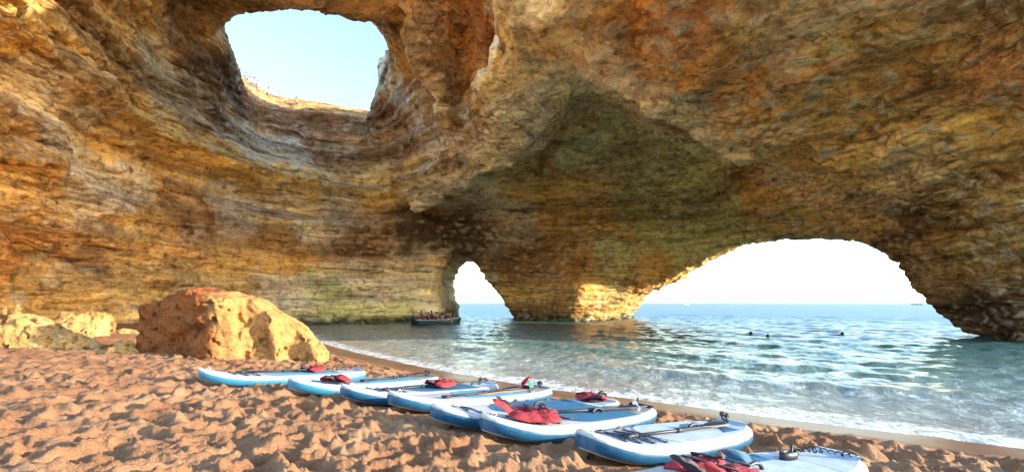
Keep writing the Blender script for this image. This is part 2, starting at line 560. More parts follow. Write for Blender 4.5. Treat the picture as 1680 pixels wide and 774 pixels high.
# relax the voxel steps once
nb = np.zeros_like(cv); cn = np.zeros(len(cv))
for k in range(4):
    for c in range(3): nb[:, c] += np.bincount(cf[:, k], cv[cf[:, k - 1]][:, c] + cv[cf[:, (k + 1) % 4]][:, c], len(cv))
    cn += np.bincount(cf[:, k], minlength=len(cv)) * 2
cv = cv * 0.5 + 0.5 * nb / np.maximum(cn, 1)[:, None]
cv = cv.astype(np.float32)
# finer where the picture looks: inner faces
fc = cv[cf].mean(1)
wr, rr = wall_radius(fc)
keep = (rr < wr + 9) & (fc[:, 2] > -1.5)
cf = cf[keep]
used = np.unique(cf)
remap = np.full(len(cv), -1); remap[used] = np.arange(len(used))
cv, cf = cv[used], remap[cf]
cv, cf = quad_subdivide(cv, cf)
cn_ = vnormals(cv, cf)
warp = fbm(cv * 0.25, 2)
bed = cv[:, 2] + 0.8 * warp
disp = (0.10 + .10 * sstep(2, 9, cv[:, 0])) * fbm(cv * np.array([.8, .8, 2.0]) + 3, 4, .65)
disp += 0.13 * ridged(cv * np.array([.45, .45, 1.2]) + 11, 3) * sstep(-.2, .3, fbm(cv * .15 + 77, 2))
disp += 0.25 * (fbm(np.stack([cv[:, 0] * .2, cv[:, 1] * .25, bed * 2.6], 1), 4, .65)) * 1.3
disp += 0.05 * fbm(cv * 2.6, 2)
cv = cv + cn_ * disp[:, None].astype(np.float32)
cv = cv.astype(np.float32)

fcn = cv[cf].mean(1)
wr, rr = wall_radius(fcn)
uu, ww = fcn[:, 0] / fcn[:, 1], (fcn[:, 2] - H) / fcn[:, 1]
sel = (rr < wr + 1.5) & (np.abs(uu) < 1.25) & (ww < .78) & (fcn[:, 1] < 31)
f_fine = cf[sel]
us = np.unique(f_fine); rm = np.full(len(cv), -1); rm[us] = np.arange(len(us))
v2, f2 = quad_subdivide(cv[us], rm[f_fine])
n2 = vnormals(v2, f2)
fade = sstep(31, 28.5, v2[:, 1]) * sstep(1.25, 1.15, np.abs(v2[:, 0] / v2[:, 1])) * sstep(.78, .72, (v2[:, 2] - H) / v2[:, 1])
wv = v2 + .10 * np.stack([fbm(v2 * .8 + 5, 2), fbm(v2 * .8 + 25, 2), fbm(v2 * .8 + 45, 2)], 1)
d2_ = 0.07 * ridged(wv * np.array([.9, .9, 2.8]) + 8, 3, .6) - .06 * sstep(.18, .34, fbm(wv * np.array([1.6, 1.6, 3.6]) + 90, 2)) + .05 * fbm(v2 * 6, 2)
v2 = (v2 + n2 * (d2_ * fade)[:, None]).astype(np.float32)
cf = np.vstack([cf[~sel], f2 + len(cv)]); cv = np.vstack([cv, v2]).astype(np.float32)

# mineral colour of the rock, by place, some spots shifted against the light there: (photograph bearing, albedo)
SANDY=(.88,.62,.35); OLIVE=(.62,.46,.22); BRIGHT=(1.1,.88,.48); CREAM=(.90,.78,.56); OCHRE=(.70,.44,.16); BROWN=(.46,.28,.13); GREEN=(.60,.60,.29); ORANGE=(.70,.35,.11); DARK=(.22,.15,.09); GREY=(.74,.65,.51); GOLD=(.82,.56,.22); RUST=(.56,.28,.12); PALEGREEN=(.72,.70,.38)
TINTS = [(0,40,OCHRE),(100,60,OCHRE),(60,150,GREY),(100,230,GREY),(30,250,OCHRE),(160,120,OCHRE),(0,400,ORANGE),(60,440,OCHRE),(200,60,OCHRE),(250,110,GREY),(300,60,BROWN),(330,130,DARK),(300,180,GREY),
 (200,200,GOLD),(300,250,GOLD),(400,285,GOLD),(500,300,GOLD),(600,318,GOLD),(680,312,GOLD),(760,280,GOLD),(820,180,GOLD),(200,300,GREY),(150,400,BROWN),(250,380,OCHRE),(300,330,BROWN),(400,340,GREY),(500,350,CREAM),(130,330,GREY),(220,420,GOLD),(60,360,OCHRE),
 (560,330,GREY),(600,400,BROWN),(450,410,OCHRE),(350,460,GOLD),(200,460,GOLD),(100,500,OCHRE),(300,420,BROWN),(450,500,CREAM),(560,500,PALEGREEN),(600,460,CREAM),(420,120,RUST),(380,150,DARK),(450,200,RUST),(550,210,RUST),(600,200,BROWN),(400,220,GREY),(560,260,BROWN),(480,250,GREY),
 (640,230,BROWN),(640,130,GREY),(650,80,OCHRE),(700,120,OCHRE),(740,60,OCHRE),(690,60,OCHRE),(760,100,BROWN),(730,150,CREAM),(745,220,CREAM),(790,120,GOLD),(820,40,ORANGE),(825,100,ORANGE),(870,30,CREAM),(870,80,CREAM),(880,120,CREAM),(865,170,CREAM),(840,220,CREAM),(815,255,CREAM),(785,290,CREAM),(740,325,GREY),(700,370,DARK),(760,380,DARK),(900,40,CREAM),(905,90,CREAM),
 (940,150,OLIVE),(910,210,OLIVE),(900,170,CREAM),(885,190,CREAM),(850,235,CREAM),(1000,200,BRIGHT),(1020,220,BRIGHT),(960,250,BRIGHT),(1080,230,BRIGHT),(1150,240,BRIGHT),(1060,255,PALEGREEN),(1100,270,PALEGREEN),(1150,290,GREEN),(1050,330,GREEN),(960,310,GOLD),(880,260,BROWN),(880,310,OCHRE),(850,370,GREY),(820,340,GREY),(920,360,GOLD),(1000,380,GOLD),(1100,380,GREEN),(1200,350,GREEN),(1250,350,OCHRE),  # BRIGHT lightens the shaded recess in the colour
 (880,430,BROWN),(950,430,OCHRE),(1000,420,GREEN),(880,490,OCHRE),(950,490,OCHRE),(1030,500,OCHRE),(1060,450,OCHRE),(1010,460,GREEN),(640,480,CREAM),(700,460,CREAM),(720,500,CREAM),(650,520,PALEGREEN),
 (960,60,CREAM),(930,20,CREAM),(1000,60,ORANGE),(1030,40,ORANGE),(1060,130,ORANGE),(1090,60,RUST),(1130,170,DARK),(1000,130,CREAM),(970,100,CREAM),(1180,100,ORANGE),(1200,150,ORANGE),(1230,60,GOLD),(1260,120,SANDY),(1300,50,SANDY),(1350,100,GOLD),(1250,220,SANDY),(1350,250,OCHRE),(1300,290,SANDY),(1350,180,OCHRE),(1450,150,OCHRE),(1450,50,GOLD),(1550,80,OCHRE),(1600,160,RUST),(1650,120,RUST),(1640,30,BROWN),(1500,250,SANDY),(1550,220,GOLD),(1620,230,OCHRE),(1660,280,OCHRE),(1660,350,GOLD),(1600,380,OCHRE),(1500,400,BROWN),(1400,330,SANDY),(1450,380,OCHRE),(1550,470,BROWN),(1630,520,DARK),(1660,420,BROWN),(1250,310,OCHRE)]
def on_wall(px, py):
    r = ray(px, py)
    lo = np.linspace(3, 60, 400)
    pts = np.stack([r[0] * lo, lo, r[2] * lo + H], 1).astype(np.float32)
    w, q = wall_radius(pts)
    hit = np.argmax(q > w)
    return pts[hit if hit else -1]
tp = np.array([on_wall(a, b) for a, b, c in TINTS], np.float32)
lf = sstep(6, -6, tp[:, 0])[:, None]        # colour cooled on landward wall against warm bounce, warmed on seaward roof against skylight
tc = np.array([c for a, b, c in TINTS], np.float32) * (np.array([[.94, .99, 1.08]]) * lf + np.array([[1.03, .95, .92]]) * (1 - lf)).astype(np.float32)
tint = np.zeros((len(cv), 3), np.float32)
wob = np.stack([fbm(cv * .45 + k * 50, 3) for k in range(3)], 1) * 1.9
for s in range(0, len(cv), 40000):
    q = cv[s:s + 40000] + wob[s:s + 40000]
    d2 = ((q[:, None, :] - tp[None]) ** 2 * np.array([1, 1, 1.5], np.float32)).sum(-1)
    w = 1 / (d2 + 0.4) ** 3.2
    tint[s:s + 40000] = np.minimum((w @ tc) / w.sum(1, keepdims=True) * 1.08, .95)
# lime-streaked ribs, whitened further because little light reaches them
for pts_, r_, pale in RIBS:
    near_ = np.where(np.abs(cv[:, 1] - 26) < 16)[0]
    q_ = cv[near_]
    w_ = pale * sstep(r_ + 1.1, r_ - .1, rib_dist(q_, pts_) + .9 * fbm(q_ * .7 + 33, 3))
    tint[near_] = tint[near_] * (1 - w_[:, None]) + np.array([1.0, .90, .70]) * w_[:, None]
# two bright beds running round the dome
zb = cv[:, 2] + .5 * fbm(cv * .2 + 60, 2)
bed1 = np.exp(-((zb - 11.0) / .45) ** 2) * sstep(5, 1, cv[:, 0]) * .8
bed2 = np.exp(-((zb - 4.7 - .04 * (cv[:, 1] - 20)) / .28) ** 2) * sstep(0, -6, cv[:, 0]) * .7
tint = tint * (1 - bed1[:, None]) + np.array([.88, .60, .20]) * bed1[:, None]
tint = tint * (1 - bed2[:, None]) + np.array([.74, .42, .15]) * bed2[:, None]
# the tide line: dark weed and shell just above the sea
wet = sstep(0.9, 0.2, cv[:, 2] + 0.5 * fbm(cv * .8, 3)) * sstep(19, 24, cv[:, 1] - .35 * cv[:, 0])
tint = tint * (1 - wet[:, None]) + np.array([.10, .10, .06]) * wet[:, None]
M_rock = rock_material('cave_rock')
print('cave', len(cv), len(cf))
cave = mesh_obj('cave', cv, cf, M_rock)
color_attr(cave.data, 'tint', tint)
tag(cave, kind='structure')

# ================================================================== BEACH
SHORE_PX = [(2600,850),(2100,786),(1680,733),(1480,708),(1280,684),(1080,657),(900,636),(800,619),(700,601),(600,580),(545,566),(512,552),(492,542),(478,535)]
SHORE = np.array([((px - 840) / F * F * H / (py - 497), F * H / (py - 497)) for px, py in SHORE_PX], np.float32)
SHORE = np.vstack([SHORE[0] + (SHORE[0] - SHORE[1]) * 6, SHORE, SHORE[-1] + (SHORE[-1] - SHORE[-2]) * 3])

def shore_dist(x, y):
    """distance from the waterline, positive up the beach"""
    d = np.full(x.shape, 1e9, np.float32); sg = np.zeros(x.shape, np.float32)
    for (ax, ay), (bx, by) in zip(SHORE[:-1], SHORE[1:]):
        ex, ey = bx - ax, by - ay
        wx, wy = x - ax, y - ay
        t = np.clip((wx * ex + wy * ey) / (ex * ex + ey * ey), 0, 1)
        q = (wx - ex * t) ** 2 + (wy - ey * t) ** 2
        cr = ex * wy - ey * wx
        up = q < d
        d = np.where(up, q, d); sg = np.where(up, np.sign(cr), sg)
    return np.sqrt(d) * np.where(sg == 0, 1, sg)

def beach_base(x, y):
    s = shore_dist(x, y)
    z = np.where(s > 0, 1.02 * (1 - np.exp(-np.maximum(s, 0) / 9.2)), s * 0.10)
    return z, s

def hash2(ix, iy, k):
    return PERM[(PERM[(ix + 13 * k) & 255] + iy + 7 * k) & 255] / 255.0

def dimples(x, y, cell, k, depth):
    """trodden sand: overlapping foot hollows with thrown-up rims"""
    ix, iy = np.floor(x / cell).astype(np.int64), np.floor(y / cell).astype(np.int64)
    h = np.zeros_like(x)
    for dx in (-1, 0, 1):
        for dy in (-1, 0, 1):
            cx, cy = ix + dx, iy + dy
            px = (cx + hash2(cx, cy, k)) * cell; py = (cy + hash2(cx, cy, k + 1)) * cell
            a = hash2(cx, cy, k + 2) * 6.283
            e = 0.55 + 0.5 * hash2(cx, cy, k + 3)
            sc = cell * (0.30 + 0.22 * hash2(cx, cy, k + 4))
            ux = ((x - px) * np.cos(a) + (y - py) * np.sin(a)) / sc
            uy = (-(x - px) * np.sin(a) + (y - py) * np.cos(a)) / (sc * e)
            q2 = ux * ux + uy * uy
            q = np.sqrt(q2)
            am = depth * (0.45 + 0.8 * hash2(cx, cy, k + 5))
            h += am * (-np.exp(-q2 * q2 * q2 * .9) + 0.52 * np.exp(-((q - 1.42) / 0.34) ** 2))
    return h

def beach_height(x, y, relief=True):
    z, s = beach_base(x, y)
    if not relief: return z
    wx = x + 0.06 * perlin(np.stack([x * 3, y * 3, x * 0], 1)); wy = y + 0.06 * perlin(np.stack([x * 3, y * 3, x * 0 + 9], 1))
    dry = sstep(1.0, 2.1, s + 0.35 * perlin(np.stack([x * .9, y * .9, x * 0 + 4], 1)))
    h = dimples(wx, wy, 0.26, 3, 0.048) + dimples(wx + 7.7, wy + 3.1, 0.44, 23, 0.050)
    h += 0.028 * fbm(np.stack([x * 1.7, y * 1.7, x * 0 + 2], 1), 3) + 0.024 * fbm(np.stack([x * 6, y * 6, x * 0 + 5], 1), 3, .6) + 0.026 * fbm(np.stack([x * 17, y * 17, x * 0 + 6], 1), 3, .7)
    far = sstep(26, 8, np.hypot(x, y)) * .75 + .25
    z = z + (h * far + 0.03) * dry
    z += 0.02 * perlin(np.stack([x * .5, y * .5, x * 0 + 8], 1)) * sstep(0.3, 1.5, s)
    return z

def height1(x, y, relief=False):
    return float(beach_height(np.array([x], np.float32), np.array([y], np.float32), relief)[0])

def on_beach(px, py, lift=0.0):
    r = ray(px, py)
    lo, hi = 1.0, 60.0
    ds = np.linspace(1, 60, 1500)
    zz = beach_height((r[0] * ds).astype(np.float32), ds.astype(np.float32), False) + lift
    i = np.argmax(H + r[2] * ds < zz)
    return np.array([r[0] * ds[i], ds[i], H + r[2] * ds[i]])

# where the boards lie: nose and tail of the deck in the photograph
BOARD_PX = [((325,613),(597,606)), ((474,629),(713,615)), ((560,641),(810,627)), ((638,653),(896,634)),
            ((708,675),(1006,653)), ((792,694),(1060,664)), ((953,722),(1210,691)), ((975,808),(1385,742))]
BOARDS = []
for a, b in BOARD_PX:
    A3, B3 = on_beach(*a, 0.19), on_beach(*b, 0.19)
    BOARDS.append((A3, B3))
    print('board', A3.round(2), B3.round(2), round(float(np.linalg.norm(B3 - A3)), 2))

ang = np.concatenate([np.linspace(-180, -62, 40, endpoint=False), np.arange(-62, 62, 0.17), np.linspace(62, 180, 40)])
rad = [0.5]
while rad[-1] < 62: rad.append(rad[-1] * (1.0072 if rad[-1] > 2 else 1.03))
rad = np.array(rad)
def polar(ang, rad):
    AA, RD = np.meshgrid(np.radians(ang), rad, indexing='ij')
    x, y = (RD * np.sin(AA)).ravel().astype(np.float32), (RD * np.cos(AA)).ravel().astype(np.float32)
    na, nr = len(ang), len(rad)
    i = np.arange(na * nr).reshape(na, nr)
    f = np.stack([i[:-1, :-1], i[:-1, 1:], i[1:, 1:], i[1:, :-1]], -1).reshape(-1, 4)[:, ::-1]
    return x, y, f
x, y, f = polar(ang, rad)
z = beach_height(x, y)
s = shore_dist(x, y)
# sand pressed flat under the boards, banked up beside them
for A3, B3 in BOARDS:
    d = (B3 - A3)[:2]; L = np.hypot(*d); u = d / L
    t = (x - A3[0]) * u[0] + (y - A3[1]) * u[1]
    w = np.abs(-(x - A3[0]) * u[1] + (y - A3[1]) * u[0])
    m = sstep(0.52, 0.36, w) * sstep(-0.1, 0.2, t) * sstep(L + .1, L - .2, t)
    flat = A3[2] + (B3[2] - A3[2]) * np.clip(t / L, 0, 1) - 0.19
    z = np.where(m > 0, z * (1 - m) + np.minimum(z, flat - 0.005) * m, z)
keepf = (s[f].max(1) > -7)
f = f[keepf]
used = np.unique(f); remap = np.full(len(x), -1); remap[used] = np.arange(len(used))
sv = np.stack([x, y, z], 1)[used]; s_u = s[used]
t = NT('sand')
p = t.pos()
big = t.noise(p, 1.3, 4, .6)
fine = t.noise(p, 55, 3, .7)
grit = t.noise(p, 160, 2, .6)
c = t.ramp(big, [(0.3, (.30, .125, .05)), (0.55, (.42, .205, .092)), (0.75, (.52, .305, .155))])
c = t.mix(c, t.ramp(fine, [(0.3, .72), (0.5, 1.0), (0.72, 1.2)]), 0.75, 'MULTIPLY')
c = t.mix(c, t.ramp(grit, [(0.32, .6), (0.5, 1.0), (0.7, 1.25)]), 0.6, 'MULTIPLY')
wetm = t.math('ADD', t.attr('shore').outputs['Fac'], t.math('MULTIPLY', t.math('SUBTRACT', t.noise(p, .9, 3), .5), .9))
wetf = t.ramp(t.math('DIVIDE', wetm, 3.0), [(0.34, 1.0), (0.66, 0.0)])
c = t.mix(c, t.mix(c, (.60, .64, .70), 1.0, 'MULTIPLY'), wetf)
rgh = t.ramp(wetf, [(0.0, .95), (1.0, .32)])
t.set(Base_Color=c, Roughness=rgh, Normal=t.bump(t.math('ADD', fine, t.math('MULTIPLY', grit, .5)), t.ramp(wetf, [(0, .9), (1, .06)]), .03))
t.b.inputs['Specular IOR Level'].default_value = .3
sand = mesh_obj('sand', sv, remap[f], t.m)
float_attr(sand.data, 'shore', s_u)
tag(sand, kind='structure')

# ================================================================== SEA
ang = np.arange(-66, 66.01, 0.2)
rad = [4.0]
while rad[-1] < 6000: rad.append(rad[-1] * (1.0085 if rad[-1] < 70 else 1.05))
x, y, f = polar(ang, np.array(rad))
s = shore_dist(x, y)
f = f[s[f].min(1) < 1.3]
used = np.unique(f); remap = np.full(len(x), -1); remap[used] = np.arange(len(used))
x, y, s = x[used], y[used], s[used]
wz = np.zeros_like(x)
wr_ = np.random.default_rng(3)
dist = np.hypot(x, y)
bend = 1.2 * perlin(np.stack([x * .05, y * .05, x * 0], 1))
for k in range(26):
    lam = 0.55 * (1.16 ** k) if k < 20 else 9 + (k - 19) * 1.8
    th = math.radians(228 + wr_.normal() * (34 if lam < 3 else 16))     # travelling in from the open sea
    am = 0.0085 * lam ** 0.86 * (1.75 if lam < 1.4 else 1.0 if lam < 2 else .8 * (2 / lam) ** .9)
    ph = wr_.random() * 6.28
    arg = (x * math.sin(th) + y * math.cos(th)) * 6.283 / lam + ph + bend * 2.4 / max(lam, .8) ** .5
    fade = np.clip(1.6 - dist * 0.009 / lam ** .8, 0, 1)
    wz += am * fade * np.sin(arg + 0.45 * np.cos(arg)) * (0.75 + .7 * perlin(np.stack([x * .13 + k, y * .13, x * 0 + k], 1)))
wz *= sstep(0.2, -5, s) * .82 + .18
# a low breaker rolling up the beach
brk = np.exp(-((s + 3.4 + 0.7 * perlin(np.stack([x * .3, y * .3, x * 0], 1))) / .55) ** 2)
wz += 0.07 * brk * sstep(45, 20, dist)
wz += 0.012
foam = np.clip(.74 * sstep(-1.3, .1, s + .5 * perlin(np.stack([x * .7, y * .7, x * 0 + 3], 1))), 0, 1)
foam = np.maximum(foam, .42 * np.exp(-((s + 2.6 + .7 * perlin(np.stack([x * .3, y * .3, x * 0], 1))) / .7) ** 2))
foam = np.maximum(foam, .33 * sstep(-8, -3, s))
t = NT('sea_water')
p = t.pos()
dp = t.math('MULTIPLY', t.attr('shore').outputs['Fac'], -1.0)
dp = t.math('ADD', dp, t.math('MULTIPLY', t.math('SUBTRACT', t.noise(p, .25, 3), .5), 4.0))
c = t.ramp(t.math('DIVIDE', dp, 40.0), [(0.0, (.34, .30, .23)), (0.05, (.31, .34, .285)), (0.14, (.19, .29, .245)), (.4, (.075, .165, .145)), (1.0, (.055, .10, .115))])
lace = t.noise(t.map(p, (1, 1, 0)), 3.6, 6, .68, 1.4)
cell = t.voro(t.map(p, (1, 1, 0)), 4.5)
fm = t.attr('foam').outputs['Fac']
lv = t.math('ADD', lace, t.math('MULTIPLY', t.math('SUBTRACT', cell, .35), .22))
fk = t.ramp(t.math('ADD', t.math('MULTIPLY', fm, .62), t.math('SUBTRACT', lv, .5)), [(0.28, 0.0), (.60, 1.0)])
c = t.mix(c, (.82, .84, .82), fk)
r1 = t.noise(t.map(p, (1, .6, 0)), 3.2, 6, .68, .5)
r2 = t.noise(t.map(p, (1.0, .45, 0)), .55, 5, .62, .5)
t.set(Base_Color=c, Roughness=t.math('MAXIMUM', t.math('MULTIPLY', fk, .65), t.attr('chop').outputs['Fac']), IOR=1.33,
      Normal=t.bump(t.math('MULTIPLY', fk, .5), .5, .02, t.bump(r2, .8, .30, t.bump(r1, 1.0, .15))))
sea = mesh_obj('sea', np.stack([x, y, wz], 1), remap[f], t.m)
float_attr(sea.data, 'shore', s)
float_attr(sea.data, 'foam', foam)
float_attr(sea.data, 'chop', .05 + .29 * sstep(14, 80, np.hypot(x, y)))   # ripples too small to see
tag(sea, kind='structure')

# ================================================================== BOULDERS
def poly_rock(name, outline_px, depth, half, mat, seed, vox=0.05, rough=.10, front=None, fine=1, yaw=0.0, pit=0.5, lean=0.0, rnd=.5, facets=0):
    """a rock with the given outline seen from the beach, its own thickness all round"""
    o = np.array([at(px, py, depth) for px, py in outline_px])
    cx = (o[:, 0].min() + o[:, 0].max()) / 2
    z0 = o[:, 2].min()
    poly = np.stack([o[:, 0] - cx, o[:, 2]], 1)
    wx = (o[:, 0].max() - o[:, 0].min()) / 2
    zt = o[:, 2].max()
    ax = np.arange(-wx - .35, wx + .35, vox); ay = np.arange(-half - .45, half + .45, vox); azz = np.arange(z0 - .3, zt + .35, vox)
    X, Y, Z = np.meshgrid(ax, ay, azz, indexing='ij')
    sh = X.shape
    X, Y, Z = X.ravel().astype(np.float32), Y.ravel().astype(np.float32), Z.ravel().astype(np.float32)
    Pq = np.stack([X, Y, Z], 1)
    d = poly_sdf(X, Z, poly)
    dm = min(wx, (zt - z0)) * rnd
    th = half * np.sqrt(np.clip(1 - (1 - np.clip(d / dm, 0, 1)) ** 2, 0, 1)) * .75 + half * .25
    yy = Y + lean * (Z - z0)
    v = np.maximum(-d, np.abs(yy) - th)
    if front is not None: v = np.maximum(v, front(X, Y, Z, z0, zt, wx))
    rf = np.random.default_rng(int(seed * 10))
    for _ in range(facets):
        nn_ = rf.normal(size=3); nn_[2] = abs(nn_[2]) * .7; nn_[1] = -abs(nn_[1]) if rf.random() < .7 else nn_[1]
        nn_ /= np.linalg.norm(nn_)
        hz_ = (zt - z0) * .62
        sup = math.sqrt((nn_[0] * wx) ** 2 + (nn_[1] * half) ** 2 + (nn_[2] * hz_) ** 2) * rf.uniform(.80, .98)
        v = np.maximum(v, nn_[0] * X + nn_[1] * Y + nn_[2] * (Z - z0 - hz_ * .6) - sup)
    nz = rough * (1.5 * fbm(Pq * 1.6 + seed, 3) + .9 * fbm(Pq * 4.5 + seed, 3))
    v = v + nz
    vv, ff = surface_nets(v.reshape(sh), (ax[0], ay[0], azz[0]), vox)
    vv, ff = quad_subdivide(vv.astype(np.float32), ff)
    nn = vnormals(vv, ff)
    dd = rough * (.35 * fbm(vv * 8 + seed, 3, .6)) - pit * rough * sstep(.22, .42, fbm(vv * 4.2 + seed * 3, 2))
    vv = vv + nn * dd[:, None]
    me = mesh_obj(name, vv.astype(np.float32), ff, mat)
    me.location = (cx, depth, 0)
    me.rotation_euler = (0, 0, yaw)
    return me

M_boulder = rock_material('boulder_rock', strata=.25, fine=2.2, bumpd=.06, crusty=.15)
M_pale = rock_material('pale_rock', strata=.35, fine=2.2, bumpd=.06, crusty=.25, use_tint=False, c0=(.52, .30, .105))

def boulder_front(X, Y, Z, z0, zt, wx):
    u = X / wx                       # -1..1
    h = (Z - z0) / (zt - z0)
    # broad leaning face on the left, fluted ribs on the right
    face = -.80 + .46 * np.clip(.1 - u, 0, 2) * wx - .10 * h
    k = u - .10 * (1 - h)
    rib = .95 * sstep(.0, .3, u) - .30 * np.exp(-((k - .15) / .085) ** 2) - .34 * np.exp(-((k - .5) / .075) ** 2) - .3 * np.exp(-((k - .86) / .1) ** 2)
    yf = face + rib * .62 + .25 * sstep(.2, 1, u)
    crack = .10 * np.exp(-((h - (.42 + .45 * (u + .35))) / .045) ** 2) * (u > -.5) * (u < .1)
    slab = -.10 * sstep(.02, .10, h - (.42 + .45 * (u + .35))) * (u < .08)
    return (yf + crack + slab) - Y
bd = on_beach(380, 594)
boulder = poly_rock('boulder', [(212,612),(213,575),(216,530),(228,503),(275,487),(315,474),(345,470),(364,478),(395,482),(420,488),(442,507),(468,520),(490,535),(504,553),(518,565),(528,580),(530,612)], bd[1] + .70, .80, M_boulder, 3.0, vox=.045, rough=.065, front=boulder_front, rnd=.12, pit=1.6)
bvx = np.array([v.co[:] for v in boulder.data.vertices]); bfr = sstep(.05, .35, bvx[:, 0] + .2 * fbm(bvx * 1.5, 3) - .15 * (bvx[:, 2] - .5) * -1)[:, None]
color_attr(boulder.data, 'tint', np.array([[.25, .085, .023]]) * (1 - bfr) + np.array([[.40, .21, .072]]) * bfr)  # fresh orange left face, darkened further in colour to look shaded
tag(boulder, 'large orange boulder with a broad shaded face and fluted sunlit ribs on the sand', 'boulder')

ra = on_beach(60, 573)
rocks = [
 ('rock', [(-60,590),(-60,520),(-15,508),(8,512),(30,514),(55,519),(75,528),(90,540),(110,548),(122,560),(126,590)], on_beach(60,574)[1] + .5, .6, 11.0, 'pitted pale yellow rock at the left edge carrying the stone cairns'),
 ('rock', [(72,575),(76,530),(80,516),(110,512),(150,513),(176,516),(178,535),(170,552),(150,557),(140,575)], on_beach(140,560)[1] + .9, .6, 17.0, 'blocky pale yellow rock with a flat top behind the cairn rock'),
 ('rock', [(72,600),(74,562),(92,551),(118,548),(140,556),(156,565),(158,600)], on_beach(110,576)[1] + .3, .3, 23.0, 'low rounded pale rock lying at the foot of the flat topped rock'),
 ('rock', [(150,610),(158,575),(180,571),(194,564),(198,556),(212,554),(217,563),(211,573),(222,580),(228,610)], on_beach(190,581)[1] + .2, .28, 29.0, 'small knobbly pale rock between the cairn rock and the big boulder'),
 ('rock', [(184,570),(186,546),(205,539),(222,541),(232,548),(234,570)], on_beach(205,549)[1] + .4, .4, 35.0, 'small far slab of pale rock beside the left flank of the boulder'),
]
rock_objs = []
for nm, ol, dep, hf, sd_, lab in rocks:
    o = poly_rock(nm, ol, dep, hf, M_pale, sd_, vox=.045, rough=.09, pit=1.6, rnd=.25, facets=12)
    tag(o, lab, 'rock', 'pale rocks on the left of the beach')
    rock_objs.append(o)
deps = None
def bvh_of(o):
    from mathutils.bvhtree import BVHTree
    me = o.data
    mw = o.matrix_basis
    return BVHTree.FromPolygons([mw @ v.co for v in me.vertices], [tuple(pp.vertices) for pp in me.polygons])
bv = bvh_of(rock_objs[0])
def stone_mesh(seed, r):
    bm = bmesh.new()
    bmesh.ops.create_icosphere(bm, subdivisions=2, radius=1)
    v = np.array([vv.co for vv in bm.verts])
    k = 1 + .3 * fbm(v * .9 + seed, 2)
    for vv, q in zip(bm.verts, k):
        vv.co = Vector((vv.co.x * r[0] * q, vv.co.y * r[1] * q, vv.co.z * r[2] * q))
    me = bpy.data.meshes.new('stone')
    bm.to_mesh(me); bm.free()
    me.polygons.foreach_set('use_smooth', np.ones(len(me.polygons), dtype=bool))
    me.materials.append(M_pale)
    return me
cn_lab = ['tallest cairn of stacked stones at the left edge of the pale rock', 'cairn of stacked stones second from the left edge', 'low cairn of two stones on the pale rock', 'rightmost small cairn of stacked stones on the pale rock']
for i, (px, n_, sz) in enumerate([(9, 4, 1.25), (29, 4, 1.1), (47, 2, .8), (64, 3, .9)]):
    dy = rocks[0][2] - .1
    xx = (px - 840) / F * dy
    hit = bv.ray_cast(Vector((xx, dy, 6)), Vector((0, 0, -1)))[0]
    if hit is None: continue
    c_ = tag(empty('cairn', hit), cn_lab[i], 'cairn', 'little stone cairns on the rock')
    zc = -.015
    for k in range(n_):
        r_ = np.array([.085, .075, .042]) * sz * (1 - .17 * k) * random.uniform(.85, 1.15)
        so = bpy.data.objects.new('stone', stone_mesh(i * 10 + k + .5, r_))
        col.objects.link(so); so.parent = c_
        so.location = (random.uniform(-.012, .012), random.uniform(-.012, .012), zc + r_[2] * .9)
        so.rotation_euler = (random.uniform(-.15, .15), random.uniform(-.15, .15), random.uniform(0, 6))
        zc += r_[2] * 1.7
# ================================================================== PADDLE BOARDS
M_white = plain('board_white', (.50, .505, .49), .38, .10, 9)
M_blue = plain('board_blue', (.016, .095, .17), .35, .25, 12)
M_sky = plain('board_sky_blue', (.032, .19, .29), .35, .2, 12)
M_seam = plain('board_seam', (.40, .37, .32), .5, .35, 14)
M_bottom = plain('board_bottom', (.50, .50, .42), .5, .2, 9)
def pad_mat(name, c):
    t = NT(name)
    o = t.obj()
    w = t.n('ShaderNodeTexWave', wave_type='BANDS', bands_direction='X', wave_profile='SIN')
    w.inputs['Scale'].default_value = 16; w.inputs['Distortion'].default_value = 0
    t.l(o, w.inputs['Vector'])
    g = t.ramp(w.outputs[1], [(0.05, .74), (.35, 1.0)])
    nn = t.noise(o, 7, 5, .65)
    cc = t.mix(t.mix(c, g, .8, 'MULTIPLY'), t.ramp(nn, [(.35, .72), (.6, 1.08)]), .7, 'MULTIPLY')
    sandy = t.ramp(t.noise(o, 3.2, 6, .7), [(.52, 0.0), (.66, .5)])
    cc = t.mix(cc, (.55, .40, .26), t.math('MULTIPLY', sandy, .5))
    t.set(Base_Color=cc, Roughness=.7, Normal=t.bump(w.outputs[1], .5, .004))
    return t.m
M_pad_blue = pad_mat('pad_blue', (.03, .15, .25))
M_pad_light = pad_mat('pad_light_blue', (.15, .36, .48))
M_pad_pale = pad_mat('pad_pale', (.46, .53, .56))
M_grey_pad = pad_mat('pad_grey', (.30, .31, .30))
M_black = plain('black_rubber', (.018, .018, .02), .5, .3, 30)
M_cord = plain('bungee_cord', (.03, .06, .10), .6, .3, 60)
M_steel = plain('steel', (.6, .6, .6), .3, .1, 20, metal=1.0)
M_red = plain('red_nylon', (.34, .02, .026), .8, .35, 14, bump=.02)
M_darkred = plain('dark_lining', (.035, .025, .03), .7, .3, 14, bump=.01)
M_greenfab = plain('green_nylon', (.02, .20, .14), .55, .25, 14)
M_orange = plain('orange_cord', (.75, .20, .03), .5, .1, 20)
M_paddle_w = plain('white_paddle', (.7, .72, .74), .35, .08, 10)

